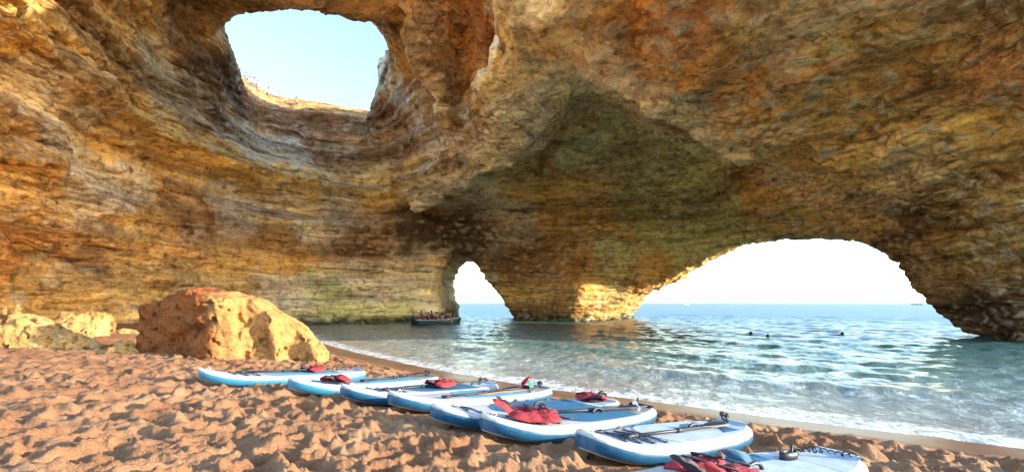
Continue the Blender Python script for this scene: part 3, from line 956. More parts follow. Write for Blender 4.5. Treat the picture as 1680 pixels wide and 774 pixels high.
def tube(name, pts, r, mat, parent=None, seg=8, closed=False, mats=None):
    pts = [Vector(p) for p in pts]
    n = len(pts)
    verts, faces = [], []
    up0 = Vector((0, 0, 1))
    rr = r if isinstance(r, (list, tuple)) else [r] * n
    for i, p in enumerate(pts):
        if closed: tg = pts[(i + 1) % n] - pts[i - 1]
        else: tg = pts[min(i + 1, n - 1)] - pts[max(i - 1, 0)]
        if tg.length < 1e-9: tg = Vector((1, 0, 0))
        tg.normalize()
        a = tg.cross(up0)
        if a.length < 1e-3: a = tg.cross(Vector((1, 0, 0)))
        a.normalize(); b = a.cross(tg)
        for k in range(seg):
            t_ = k / seg * 6.28319
            verts.append(p + (a * math.cos(t_) + b * math.sin(t_)) * rr[i])
    rows = n if closed else n - 1
    for i in range(rows):
        for k in range(seg):
            j = (i + 1) % n
            faces.append((i * seg + k, i * seg + (k + 1) % seg, j * seg + (k + 1) % seg, j * seg + k))
    if not closed:
        faces.append(tuple(range(seg))[::-1]); faces.append(tuple(range((n - 1) * seg, n * seg)))
    return mesh_obj(name, verts, faces, mat, parent)

def merge(name, parts, mat, parent=None):
    """join loose shapes of one part into one mesh"""
    verts, faces = [], []
    for o in parts:
        off = len(verts)
        verts += [o.matrix_basis @ v.co for v in o.data.vertices]
        faces += [tuple(off + i for i in p.vertices) for p in o.data.polygons]
        me = o.data
        bpy.data.objects.remove(o); bpy.data.meshes.remove(me)
    return mesh_obj(name, verts, faces, mat, parent)

def box(name, size, loc, mat, parent=None, bev=.006, rot=(0, 0, 0)):
    bm = bmesh.new()
    bmesh.ops.create_cube(bm, size=1)
    for v in bm.verts: v.co = Vector((v.co.x * size[0], v.co.y * size[1], v.co.z * size[2]))
    bmesh.ops.bevel(bm, geom=bm.edges[:], offset=bev, segments=2, affect='EDGES')
    me = bpy.data.meshes.new(name); bm.to_mesh(me); bm.free()
    me.materials.append(mat)
    me.polygons.foreach_set('use_smooth', np.ones(len(me.polygons), dtype=bool))
    o = bpy.data.objects.new(name, me); col.objects.link(o)
    o.location = loc; o.rotation_euler = rot
    if parent: o.parent = parent
    return o

WT = np.array([0, .006, .02, .05, .09, .15, .25, .4, .5, .62, .75, .86, .93, .97, .99, 1.0])
WV = np.array([.0, .075, .135, .205, .26, .31, .355, .398, .405, .40, .375, .325, .27, .215, .15, .0])
TH = .165
def half_w(t, W=.405): return np.interp(t, WT, WV) * W / .405
def rocker(t): return .13 * np.clip(1 - t / .30, 0, 1) ** 2.2 + .03 * np.clip((t - .8) / .2, 0, 1) ** 2
def deck_z(t): return TH + rocker(t)

def make_board(idx, A3, B3, pad, rail, kick, opt):
    A3, B3 = Vector(A3), Vector(B3)
    L = (B3 - A3).length
    xa = (B3 - A3).normalized()
    ya = Vector((0, 0, 1)).cross(xa).normalized()
    za = xa.cross(ya)
    org = A3 - za * (TH + .03)
    Mw = Matrix(((xa.x, ya.x, za.x, org.x), (xa.y, ya.y, za.y, org.y), (xa.z, ya.z, za.z, org.z), (0, 0, 0, 1)))
    root = empty('paddle_board', (0, 0, 0), mat=Mw)
    ts = np.concatenate([np.linspace(0, .02, 6, endpoint=False), np.linspace(.02, .12, 12, endpoint=False), np.linspace(.12, .86, 34, endpoint=False), np.linspace(.86, .98, 14, endpoint=False), np.linspace(.98, 1, 8)])
    rr = TH / 2
    def sect(t, a0, a1, n_, inner=None):
        """rail arc from angle a0 to a1 (90 = top), mirrored by the caller"""
        w = float(half_w(t)); zc = float(rocker(t)) + rr
        q = min(1.0, w / rr) if rr > 0 else 1
        pts = []
        for a in np.linspace(a0, a1, n_):
            pts.append((t * L, max(0, w - rr * q) + rr * q * math.cos(R(a)), zc + rr * math.sin(R(a))))
        return pts
    def loft(name, rows, mat):
        verts, faces = [], []
        m = len(rows[0])
        for r_ in rows: verts += r_
        for i in range(len(rows) - 1):
            for k in range(m - 1):
                faces.append((i * m + k, i * m + k + 1, (i + 1) * m + k + 1, (i + 1) * m + k))
        return mesh_obj(name, verts, faces, mat, root)
    mir = lambda pts: [(a, -b, c) for a, b, c in pts]
    SPL = 38
    deck, band, bot = [], [], []
    for t in ts:
        top = sect(t, 90, SPL, 5)
        deck.append(mir(top)[::-1] + [(t * L, 0, float(deck_z(t)))] + top)
        bt = sect(t, -62, -90, 4)
        bot.append(bt + [(t * L, 0, float(rocker(t)))] + mir(bt)[::-1])
    loft('deck', deck, M_white)
    rows = [sect(t, SPL - 16, -62, 8) for t in ts] + [mir(sect(t, SPL - 16, -62, 8)) for t in ts[::-1]]
    loft('rail', rows, rail)
    rows = [sect(t, SPL, SPL - 16, 3) for t in ts] + [mir(sect(t, SPL, SPL - 16, 3)) for t in ts[::-1]]
    loft('seam_strip', rows, M_seam)
    loft('bottom', bot, M_bottom)
    # stripe along the deck edge
    # deck pad
    t0, t1 = opt.get('pad', (.36, .93))
    def patch(name, t0, t1, ins, h, mat, nose_round=True, n_=26):
        verts, faces = [], []
        tt = np.linspace(t0, t1, n_)
        for t in tt:
            w = max(.02, float(half_w(t)) - rr * .75 - ins)
            if nose_round: w *= math.sqrt(max(0.02, 1 - (1 - min(1, (t - t0) / .10)) ** 2))
            z_ = float(deck_z(t)) + h
            verts += [(t * L, -w, z_ - h - .002), (t * L, -w, z_), (t * L, w, z_), (t * L, w, z_ - h - .002)]
        for i in range(n_ - 1):
            for k in range(3): faces.append((i * 4 + k, (i + 1) * 4 + k, (i + 1) * 4 + k + 1, i * 4 + k + 1))
        faces.append((0, 1, 2, 3)); e_ = (n_ - 1) * 4; faces.append((e_ + 3, e_ + 2, e_ + 1, e_))
        return mesh_obj(name, verts, faces, mat, root, smooth=False)
    patch('deck_pad', t0, t1 - .13, .015, .007, pad)
    patch('tail_pad', t1 - .127, t1 + .02, .015, .007, kick, False, 10)
    kv = [(t1 + .018, .007), (t1 + .032, .03), (t1 + .042, .03), (t1 + .046, .002)]
    kw = float(half_w(t1 + .03)) - rr * .8
    vs_, fs_ = [], []
    for t, h in kv:
        for s_ in (-1, 0, 1): vs_.append((t * L - abs(s_) * .02, s_ * kw, float(deck_z(t)) + h))
    for i in range(3):
        for k in range(2): fs_.append((i * 3 + k, (i + 1) * 3 + k, (i + 1) * 3 + k + 1, i * 3 + k + 1))
    mesh_obj('kick_bar', vs_, fs_, M_black if opt.get('dark_kick') else kick, root)
    dz = lambda t: float(deck_z(t))
    # carrying handle
    for hx in opt.get('handles', [.58]):
        tube('handle', [(hx * L + math.cos(a) * .085, opt.get('hy', 0.0), dz(hx) + .004 + math.sin(a) * .055) for a in np.linspace(.05, 3.09, 12)], .015, M_black, root)
    # nose ring
    merge('nose_ring', [tube('r', [(.05 * L + .025 * math.cos(a), .0, dz(.05) + .014 + .022 * math.sin(a)) for a in np.linspace(0, 6.28, 14, endpoint=False)], .0045, M_steel, closed=True),
                        box('p', (.05, .03, .008), (.05 * L, 0, dz(.05) + .003), M_steel)], M_steel, root)
    # bungee lacing
    if opt.get('bungee', True):
        bt = opt.get('bt', (.17, .235, .30))
        ed = lambda t, s_: (t * L, s_ * (float(half_w(t)) - .13), dz(t) + .006)
        segs = []
        for a, b in zip(bt[:-1], bt[1:]):
            for s_ in (-1, 1): segs.append((ed(a, s_), ed(b, -s_)))
        for a in bt: segs.append((ed(a, -1), ed(a, 1)))
        for s_ in segs:
            mid = (Vector(s_[0]) + Vector(s_[1])) / 2 + Vector((0, 0, .012))
            tube('bungee_cord', [s_[0], mid, s_[1]], .0055, M_cord, root, 6)
        for a in bt:
            for s_ in (-1, 1):
                e_ = ed(a, s_)
                tube('cord_eye', [(e_[0] + .016 * math.cos(q), e_[1], e_[2] + .014 * math.sin(q)) for q in np.linspace(0, 6.28, 10, endpoint=False)], .005, M_black, root, 6, True)
    # leash: cuff, coil and swivel
    ls = opt.get('leash')
    if ls:
        tt, yy, coil_to, lm = ls
        n_ = 170
        pts = []
        a_ = Vector((tt * L, yy, dz(tt) + .03)); b_ = Vector((coil_to[0] * L, coil_to[1], dz(min(coil_to[0], 1)) + coil_to[2]))
        for i in range(n_):
            q = i / (n_ - 1)
            c_ = a_.lerp(b_, q) + Vector((0, .05 * math.sin(q * 5), .045 * math.sin(q * 3.14)))
            rad_ = .022 * min(1, q * 8, (1 - q) * 8) * (.75 + .4 * math.sin(q * 17 + idx))
            pts.append(c_ + Vector((0, math.cos(i * .52) * rad_, math.sin(i * .52) * rad_)))
        tube('leash', pts, .0055, lm, root, 5)
        tube('leash_loop', [(tt * L + .06 * math.cos(a), yy + .03 * math.cos(a), dz(tt) + .05 + .05 * math.sin(a)) for a in np.linspace(0, 6.28, 18, endpoint=False)], .010, M_black, root, 6, True)
    if opt.get('cuff'):
        tt, yy = opt['cuff']
        vs_, fs_ = [], []
        m_ = 20
        for i in range(m_):
            a = 6.2832 * i / m_
            for k, (h_, e_) in enumerate(((0, 0), (.06, 0), (.06, .012), (0, .012))):
                r_ = .05 + e_
                vs_.append((tt * L + r_ * 1.6 * math.cos(a), yy + r_ * .7 * math.sin(a), dz(tt) + .008 + h_))
        for i in range(m_):
            for k in range(4):
                j = (i + 1) % m_
                fs_.append((i * 4 + k, j * 4 + k, j * 4 + (k + 1) % 4, i * 4 + (k + 1) % 4))
        mesh_obj('ankle_cuff', vs_, fs_, M_black, root)
    if opt.get('print'):
        for k_, (ta, tb, yc, yd) in enumerate(opt['print']):
            pv = [(ta * L, yc, dz(ta) + .012), (tb * L, yc, dz(tb) + .012), (tb * L, yd, dz(tb) + .012), ((ta * .35 + tb * .65) * L, yd, dz(ta) + .012)]
            pv += [(a, b, c - .004) for a, b, c in pv]
            mesh_obj('printed_panel', pv, [(0, 1, 2, 3), (7, 6, 5, 4), (0, 4, 5, 1), (1, 5, 6, 2), (2, 6, 7, 3), (3, 7, 4, 0)], M_pad_blue, root, False)
    # valve
    box('valve', (.05, .05, .012), (.90 * L, .19, dz(.9) + .01), M_black, root, .005)
    # fin
    fv = [(.86 * L, 0, .0), (.93 * L, 0, 0), (.955 * L, 0, -.07), (.94 * L, 0, -.075)]
    mesh_obj('fin', [(a, .004, c) for a, b, c in fv] + [(a, -.004, c) for a, b, c in fv], [(0, 1, 2, 3), (7, 6, 5, 4), (0, 4, 5, 1), (1, 5, 6, 2), (2, 6, 7, 3), (3, 7, 4, 0)], M_black, root, False)
    return root, Mw, L

def puff(name, outline, thick, mat, parent, loc, rot, seed=0, wr=.012, flat=.35, bend=0.0):
    """a padded fabric panel: outline inflated on both faces, wrinkled"""
    o = np.array(outline, float)
    # resample
    seg = np.linalg.norm(np.roll(o, -1, 0) - o, axis=1); cum = np.concatenate([[0], np.cumsum(seg)])
    oc = np.vstack([o, o[:1]])
    q = np.linspace(0, cum[-1], 44, endpoint=False)
    o = np.stack([np.interp(q, cum, oc[:, 0]), np.interp(q, cum, oc[:, 1])], 1)
    o = (np.roll(o, 1, 0) + 2 * o + np.roll(o, -1, 0)) / 4
    c_ = o.mean(0)
    rings = [1.0, .985, .94, .86, .74, .58, .4, .2]
    m = len(o); verts, faces = [], []
    for side in (1, -1):
        for s_ in rings:
            h = thick / 2 * (1 - s_ ** 3.2) ** .55 * (1 if side > 0 else flat)
            for v in o: verts.append((c_[0] + (v[0] - c_[0]) * s_, c_[1] + (v[1] - c_[1]) * s_, side * h))
        verts.append((c_[0], c_[1], side * thick / 2 * (1 if side > 0 else flat)))
    nr = len(rings); blk = nr * m + 1
    for sd_ in (0, 1):
        off = sd_ * blk
        for i in range(nr - 1):
            for k in range(m):
                f_ = (off + i * m + k, off + i * m + (k + 1) % m, off + (i + 1) * m + (k + 1) % m, off + (i + 1) * m + k)
                faces.append(f_ if sd_ == 0 else f_[::-1])
        for k in range(m):
            f_ = (off + (nr - 1) * m + k, off + (nr - 1) * m + (k + 1) % m, off + nr * m)
            faces.append(f_ if sd_ == 0 else f_[::-1])
    for k in range(m):
        faces.append((k, blk + k, blk + (k + 1) % m, (k + 1) % m))
    v = np.array(verts)
    v[:, 2] += wr * fbm(np.stack([v[:, 0] * 9, v[:, 1] * 9, v[:, 2] * 3 + seed], 1), 3, .6) * 1.6 + bend * (v[:, 0] - c_[0]) ** 2
    for gx_ in (-.09, .05, .17): v[:, 2] -= .014 * np.exp(-((v[:, 0] - gx_) / .014) ** 2) * (v[:, 2] > 0)
    v[:, :2] += .012 * np.stack([fbm(v * 7 + seed, 2), fbm(v * 7 + seed + 40, 2)], 1)
    ob = mesh_obj(name, v, faces, mat, parent)
    ob.location = loc; ob.rotation_euler = rot
    return ob

def make_vest(Mw, loc, rz, scale, label, style, seed):
    root = empty('life_vest', (0, 0, 0), mat=Mw @ Matrix.Translation(loc) @ Matrix.Rotation(rz, 4, 'Z') @ Matrix.Scale(scale, 4))
    tag(root, label, 'life vest', 'red life vests left on the boards')
    A_ = [(-.26, -.13), (-.20, -.15), (.18, -.15), (.25, -.11), (.25, .06), (.14, .12), (-.06, .10), (-.16, .03), (-.27, .02)]
    B_ = [(a, -b) for a, b in A_][::-1]
    rs = random.Random(seed)
    if style == 'open':       # big one: halves spread, shoulders standing up
        puff('front_panel', A_, .11, M_red, root, (.0, -.14, .055), (.10, .04, .05), seed, bend=.25)
        puff('front_panel', B_, .11, M_red, root, (.02, .10, .065), (-.18, .02, -.12), seed + 1, bend=.2)
        puff('back_panel', [(-.2, -.17), (.18, -.18), (.2, .17), (-.2, .17)], .06, M_darkred, root, (.02, -.01, .03), (0, 0, .03), seed + 2)
        puff('shoulder', [(-.16, -.06), (.14, -.07), (.16, .05), (-.15, .06)], .07, M_red, root, (-.29, -.13, .13), (.3, .55, .25), seed + 3)
        puff('shoulder', [(-.15, -.05), (.14, -.06), (.14, .05), (-.14, .05)], .06, M_darkred, root, (-.25, .06, .13), (-.2, .5, -.35), seed + 4)
    else:                     # folded in a heap
        puff('front_panel', A_, .13, M_red, root, (0, -.07, .07), (.25, rs.uniform(-.1, .1), rs.uniform(-.1, .2)), seed, bend=.3)
        puff('front_panel', B_, .12, M_red, root, (.03, .09, .075), (-.35, .05, rs.uniform(-.3, .1)), seed + 1, bend=.4)
        puff('back_panel', [(-.2, -.16), (.2, -.17), (.2, .15), (-.19, .15)], .05, M_darkred, root, (-.05, 0, .028), (0, 0, .2), seed + 2)
        puff('shoulder', [(-.16, -.05), (.14, -.06), (.15, .05), (-.15, .05)], .07, M_darkred, root, (-.24, .02, .10), (.1, .35, rs.uniform(-.5, .5)), seed + 4)
    for k, yy in enumerate((-.17, .0, .15)):
        pts = [(-.02 + .09 * k + .02 * math.sin(a * 3 + k), yy + .07 * math.cos(a), .10 + .012 * math.sin(a * 2)) for a in np.linspace(-1.6, 1.6, 9)]
        tube('strap', pts, .011, M_black, root, 5)
    for bx__ in (-.06, .12): box('belt', (.032, .40, .008), (bx__, 0, .128), M_black, root, .003, (0, 0, rs.uniform(-.12, .12)))
    box('buckle', (.06, .045, .02), (.08, -.02, .145), M_black, root, .006, (.1, .1, .6))
    tube('strap', [(.2, .1, .03), (.3, .16, .02), (.36, .1, .012), (.46, .13, .012)], .009, M_black, root, 5)
    return root

def make_paddle(Mw, a, b, label, shaft, blade_mat, lift=.02):
    """grip at a, blade at b, lying on the deck"""
    a, b = Vector(a), Vector(b)
    Lp = (b - a).length
    xa = (b - a).normalized(); ya = Vector((0, 0, 1)).cross(xa).normalized(); za = xa.cross(ya)
    M_ = Matrix(((xa.x, ya.x, za.x, a.x), (xa.y, ya.y, za.y, a.y), (xa.z, ya.z, za.z, a.z), (0, 0, 0, 1)))
    root = empty('paddle', (0, 0, 0), mat=Mw @ M_)
    tag(root, label, 'paddle', 'paddles lying on the boards')
    tube('shaft', [(0, 0, lift), (Lp * .4, 0, lift), (Lp - .40, 0, lift)], .0155, shaft, root, 10)
    merge('grip', [tube('g', [(-.035, -.05, lift + .0), (-.045, 0, lift + .004), (-.035, .05, lift)], [.013, .02, .013], M_black, None, 8),
                   tube('h', [(-.045, 0, lift), (.11, 0, lift)], [.022, .018], M_black, None, 8)], M_black, root)
    tube('clamp', [(Lp * .45, 0, lift), (Lp * .45 + .09, 0, lift)], .023, M_black, root, 10)
    vs_, fs_ = [], []
    m_ = 12
    for i in range(m_):
        q = i / (m_ - 1)
        w = .012 + .083 * math.sin(min(1, q * 1.28) * math.pi / 2) ** 1.2 * (1 if q < .85 else math.sqrt(max(.15, 1 - ((q - .85) / .15) ** 2)))
        x_ = Lp - .43 + .43 * q
        z_ = lift + .02 * q
        vs_ += [(x_, -w, z_ + .006), (x_, -w * .3, z_ + .010), (x_, 0, z_ + .018 * (1 - q) + .010), (x_, w * .3, z_ + .010), (x_, w, z_ + .006), (x_, 0, z_ - .004)]
    for i in range(m_ - 1):
        for k in range(6):
            fs_.append((i * 6 + k, (i + 1) * 6 + k, (i + 1) * 6 + (k + 1) % 6, i * 6 + (k + 1) % 6))
    fs_.append(tuple(range(6))); fs_.append(tuple(range((m_ - 1) * 6, m_ * 6))[::-1])
    mesh_obj('blade', vs_, fs_, blade_mat, root)
    return root

BL = ['blue and white paddle board farthest from the camera, in front of the boulder', 'blue and white paddle board second from the boulder, bright red vest near its nose',
      'paddle board third from the boulder, red vest heaped at its middle', 'paddle board fourth from the boulder with an orange cord and a green pouch',
      'paddle board with wide blue deck pad and a red vest at its tail', 'paddle board with deep blue pad and a large red vest spread on its nose',
      'white decked paddle board with laced bungee cords and a dark paddle', 'nearest white paddle board cut off by the bottom edge of the photo']
OPT = [
 (M_pad_light, M_sky, M_pad_pale, dict(leash=(.80, .05, (.99, .1, .01), M_cord))),
 (M_pad_light, M_sky, M_grey_pad, dict(leash=(.93, .0, (.99, .15, .02), M_black), handles=[.62])),
 (M_pad_blue, M_blue, M_pad_pale, dict(leash=(.9, .05, (.98, .12, .02), M_black), handles=[.85])),
 (M_pad_light, M_blue, M_grey_pad, dict(leash=(.955, .0, (.99, .12, .03), M_black), handles=[.60], bungee=False)),
 (M_pad_blue, M_blue, M_pad_pale, dict(pad=(.28, .9), leash=(.93, .05, (.99, .16, .03), M_black), handles=[.52], bt=(.12, .17))),
 (M_pad_blue, M_blue, M_grey_pad, dict(pad=(.38, .93), leash=(.955, .05, (.84, -.12, .02), M_paddle_w), handles=[.63], dark_kick=True)),
 (M_pad_pale, M_blue, M_pad_pale, dict(pad=(.36, .93), leash=(.93, .02, (.99, .17, .03), M_black), handles=[.66], bt=(.15, .215, .28, .34), print=[(.60, .74, .05, .2), (.74, .86, -.22, -.05)])),
 (M_pad_pale, M_blue, M_pad_pale, dict(pad=(.30, .93), leash=(.80, .12, (1.0, -.12, -.02), M_black), handles=[.55], cuff=(.77, .10), bungee=False, print=[(.52, .62, .08, .3), (.63, .70, .12, .28)])),
]
MB_ = []
for i, (A3, B3) in enumerate(BOARDS):
    pad, rail, kick, opt = OPT[i]
    root, Mw, L = make_board(i, A3, B3, pad, rail, kick, opt)
    tag(root, BL[i], 'paddle board', 'paddle boards in a row on the sand')
    MB_.append((Mw, L))
def dk(i, t, y, h=.0): return (t * MB_[i][1], y, float(deck_z(t)) + .008 + h)
# vests: on the deck, local to each board
make_vest(MB_[0][0], dk(0, .66, .10), .5, .72, 'crumpled red life vest on the farthest board, in front of the boulder', 'heap', 1)
make_vest(MB_[1][0], dk(1, .27, -.03), .6, .78, 'red life vest lying near the nose of the second board', 'heap', 2)
make_vest(MB_[2][0], dk(2, .58, -.03), .2, .80, 'bright red life vest heaped on the middle of the third board', 'heap', 3)
make_vest(MB_[4][0], dk(4, .86, .05), 1.1, .74, 'red life vest bundled at the tail of the wide blue padded board', 'heap', 5)
make_vest(MB_[5][0], dk(5, .235, -.02), -.62, 1.0, 'large red life vest spread open on the nose of the deep blue board', 'open', 6)
make_vest(MB_[7][0], dk(7, .36, -.04), .3, .95, 'red and white life vest on the nearest board at the bottom edge', 'open', 8)
# paddles
make_paddle(MB_[0][0], dk(0, .22, .08), dk(0, .76, .14), 'black paddle on the farthest board under a red vest', M_black, M_black)
make_paddle(MB_[1][0], dk(1, .42, -.12), dk(1, .93, .12), 'black paddle on the second board from the boulder', M_black, M_black)
make_paddle(MB_[2][0], dk(2, .22, -.10), dk(2, .74, .12), 'black paddle running under the vest on the third board', M_black, M_black)
make_paddle(MB_[3][0], dk(3, .25, -.18), dk(3, .80, .05), 'black paddle with orange cord on the fourth board', M_black, M_black)
make_paddle(MB_[5][0], dk(5, .33, .20), dk(5, .92, -.12), 'long black paddle laid slantwise across the deep blue board', M_black, M_black)
make_paddle(MB_[6][0], dk(6, .22, -.06), dk(6, .86, -.05), 'black paddle lying along the white board with laced cords', M_black, M_black)
make_paddle(MB_[7][0], dk(7, .44, -.28), dk(7, .62, .32), 'white shafted paddle across the nearest board', M_paddle_w, M_blue)
# pouch and orange cord on the fourth board
Mw, L = MB_[3]
pr = empty('fabric_pouch', (0, 0, 0), mat=Mw @ Matrix.Translation(dk(3, .87, .02)) @ Matrix.Rotation(.5, 4, 'Z'))
tag(pr, 'small peaked green and red fabric pouch at the tail of the fourth board', 'pouch')
puff('green_side', [(-.13, -.02), (.13, -.02), (.0, .2)], .05, M_greenfab, pr, (-.02, -.04, .02), (1.1, 0, 0), 4)
puff('red_side', [(-.14, -.1), (.15, -.1), (.13, .1), (-.12, .1)], .06, M_red, pr, (.05, .07, .12), (-.7, .2, .1), 9)
puff('base_panel', [(-.14, -.1), (.15, -.1), (.13, .12), (-.12, .12)], .04, M_darkred, pr, (.02, .03, .02), (0, 0, 0), 19)
oc_ = tube('orange_cord', [Mw @ Vector(dk(3, t_, y_, .012)) for t_, y_ in ((.45, -.12), (.5, -.16), (.6, -.1), (.68, -.13), (.78, -.06), (.84, -.1), (.82, -.2), (.76, -.3))], .0065, M_orange, None, 6)
tag(oc_, 'thin orange cord trailing along the fourth board', 'cord')

# ================================================================== PEOPLE AND BOATS
SKIN = [plain('skin_fair', (.52, .30, .20), .5, .08), plain('skin_tan', (.36, .19, .115), .5, .08), plain('skin_dark', (.20, .10, .06), .5, .08)]
HAIR = [plain('hair_dark', (.02, .014, .01), .6, .2), plain('hair_brown', (.07, .04, .02), .6, .2), plain('hair_blond', (.32, .22, .10), .6, .2)]
CLOTH = [plain('cloth_white', (.72, .71, .68), .8, .08), plain('cloth_blue', (.08, .22, .42), .8, .1), plain('cloth_orange', (.62, .25, .06), .8, .1), plain('cloth_black', (.02, .02, .025), .8, .1), plain('cloth_red', (.30, .03, .04), .8, .1), plain('cloth_pink', (.62, .35, .36), .8, .1)]

def skin_body(name, joints, edges, radii, mat, parent):
    me = bpy.data.meshes.new(name)
    names = list(joints)
    me.from_pydata([joints[k] for k in names], [(names.index(a), names.index(b)) for a, b in edges], [])
    o = bpy.data.objects.new(name, me); col.objects.link(o)
    md = o.modifiers.new('s', 'SKIN'); md.use_smooth_shade = True
    sv_ = me.skin_vertices[0].data
    for i, k in enumerate(names):
        r_ = radii[k]
        sv_[i].radius = r_ if isinstance(r_, tuple) else (r_, r_)
        sv_[i].use_root = (k == 'pelvis')
    m2 = o.modifiers.new('d', 'SUBSURF'); m2.levels = 1; m2.render_levels = 1
    dg = bpy.context.evaluated_depsgraph_get()
    nm = bpy.data.meshes.new_from_object(o.evaluated_get(dg))
    bpy.data.objects.remove(o)
    nm.name = name
    nm.materials.clear(); nm.materials.append(mat)
    o = bpy.data.objects.new(name, nm); col.objects.link(o); o.parent = parent
    return o

RAD = dict(pelvis=(.15, .11), waist=(.125, .095), chest=(.15, .105), neck=.055, jaw=(.075, .085), head=(.085, .10), crown=.06)
for s_ in 'LR':
    RAD.update({s_ + 'sh': .062, s_ + 'el': .042, s_ + 'wr': .029, s_ + 'hand': (.036, .02), s_ + 'hip': .085, s_ + 'kn': .056, s_ + 'an': .037, s_ + 'toe': (.038, .025)})
ED = [('pelvis', 'waist'), ('waist', 'chest'), ('chest', 'neck'), ('neck', 'jaw'), ('jaw', 'head'), ('head', 'crown')]
for s_ in 'LR':
    ED += [('chest', s_ + 'sh'), (s_ + 'sh', s_ + 'el'), (s_ + 'el', s_ + 'wr'), (s_ + 'wr', s_ + 'hand'), ('pelvis', s_ + 'hip'), (s_ + 'hip', s_ + 'kn'), (s_ + 'kn', s_ + 'an'), (s_ + 'an', s_ + 'toe')]

def pose(kind, rs):
    """joint positions; the figure faces -Y, z=0 is what carries it"""
    j = {}
    if kind == 'sit':
        b = rs.uniform(-.06, .10)
        j.update(pelvis=(0, 0, .11), waist=(0, .02 + b * .3, .27), chest=(0, .02 + b, .45), neck=(0, .0 + b, .59), jaw=(0, -.03 + b, .66), head=(0, -.02 + b, .75), crown=(0, b, .82))
        for s_, sg in (('L', 1), ('R', -1)):
            j.update({s_ + 'sh': (.19 * sg, .01 + b, .53), s_ + 'el': (.25 * sg, -.02 + b, .28), s_ + 'wr': (.18 * sg, -.22 + b, .20), s_ + 'hand': (.15 * sg, -.31 + b, .19),
                      s_ + 'hip': (.10 * sg, -.06, .10), s_ + 'kn': (.13 * sg, -.45, .13), s_ + 'an': (.12 * sg, -.48, -.28), s_ + 'toe': (.12 * sg, -.62, -.32)})
    elif kind == 'stand':
        j.update(pelvis=(0, 0, .92), waist=(0, .0, 1.07), chest=(0, .01, 1.26), neck=(0, 0, 1.42), jaw=(0, -.03, 1.49), head=(0, -.02, 1.58), crown=(0, 0, 1.65))
        for s_, sg in (('L', 1), ('R', -1)):
            j.update({s_ + 'sh': (.19 * sg, .01, 1.36), s_ + 'el': (.25 * sg, .03, 1.09), s_ + 'wr': (.24 * sg, -.05, .86), s_ + 'hand': (.23 * sg, -.08, .76),
                      s_ + 'hip': (.09 * sg, 0, .88), s_ + 'kn': (.11 * sg, -.02, .48), s_ + 'an': (.11 * sg, .02, .08), s_ + 'toe': (.12 * sg, -.14, .03)})
    else:                      # swimming, water surface at z = 0
        j.update(pelvis=(0, .34, -.28), waist=(0, .22, -.22), chest=(0, .05, -.14), neck=(0, -.06, -.02), jaw=(0, -.12, .045), head=(0, -.09, .13), crown=(0, -.05, .20))
        for s_, sg in (('L', 1), ('R', -1)):
            j.update({s_ + 'sh': (.19 * sg, .0, -.07), s_ + 'el': (.32 * sg, -.2, -.14), s_ + 'wr': (.30 * sg, -.42, -.16), s_ + 'hand': (.28 * sg, -.51, -.16),
                      s_ + 'hip': (.09 * sg, .42, -.32), s_ + 'kn': (.14 * sg, .78, -.46), s_ + 'an': (.12 * sg, 1.15, -.42), s_ + 'toe': (.12 * sg, 1.3, -.42)})
    return j

def make_person(kind, loc, rz, label, group, skin, hair, cloth, seed, vest=None, scale=1.0):
    rs = random.Random(seed)
    root = empty('person', loc, rz)
    root.scale = (scale,) * 3
    tag(root, label, 'person', group)
    j = pose(kind, rs)
    body = skin_body('body', j, ED, RAD, SKIN[skin], root)
    # swimwear and shirts are the fabric of the same continuous figure
    body.data.materials.append(CLOTH[cloth])
    pz = Vector(j['pelvis']); ch = Vector(j['chest'])
    ax = (ch - pz); axl = ax.length; ax.normalize()
    shirt = seed % 2 == 0
    for pl in body.data.polygons:
        c_ = pl.center - pz
        h_ = c_.dot(ax) / axl
        near_torso = (c_ - ax * c_.dot(ax)).length < .26
        if near_torso and (-.55 < h_ < .25 or (shirt and h_ < 1.25 and h_ > .2)): pl.material_index = 1
    hd, cr = Vector(j['head']), Vector(j['crown'])
    bm = bmesh.new()
    bmesh.ops.create_uvsphere(bm, u_segments=14, v_segments=10, radius=1)
    for v in bm.verts:
        v.co = Vector((v.co.x * .098, v.co.y * .115, v.co.z * .105))
    bmesh.ops.delete(bm, geom=[v for v in bm.verts if v.co.y < -.03 and v.co.z < .055 or v.co.z < -.06], context='VERTS')
    me = bpy.data.meshes.new('hair'); bm.to_mesh(me); bm.free()
    me.materials.append(HAIR[hair]); me.polygons.foreach_set('use_smooth', np.ones(len(me.polygons), dtype=bool))
    ho = bpy.data.objects.new('hair', me); col.objects.link(ho); ho.parent = root
    ho.location = hd + Vector((0, .012, .028))
    nv = [(-.014, 0, 0), (.014, 0, 0), (0, -.03, -.008), (0, 0, .035), (0, 0, -.016)]
    no = mesh_obj('nose', nv, [(0, 2, 3), (2, 1, 3), (0, 4, 2), (4, 1, 2)], SKIN[skin], root)
    no.location = hd + Vector((0, -.094, -.022))
    if vest:
        vs_, fs_ = [], []
        rows = [(.05, .165, .125), (.2, .185, .15), (.7, .19, .155), (1.05, .185, .14), (1.28, .15, .11)]
        m_ = 16
        bx = Vector((1, 0, 0)); by = ax.cross(bx)
        for h_, rx, ry in rows:
            for k in range(m_):
                a = 6.2832 * k / m_
                vs_.append(pz + ax * (h_ * axl) + bx * math.cos(a) * rx + by * math.sin(a) * ry)
        for i in range(len(rows) - 1):
            for k in range(m_): fs_.append((i * m_ + k, i * m_ + (k + 1) % m_, (i + 1) * m_ + (k + 1) % m_, (i + 1) * m_ + k))
        mesh_obj('life_jacket', vs_, fs_, vest, root)
    return root

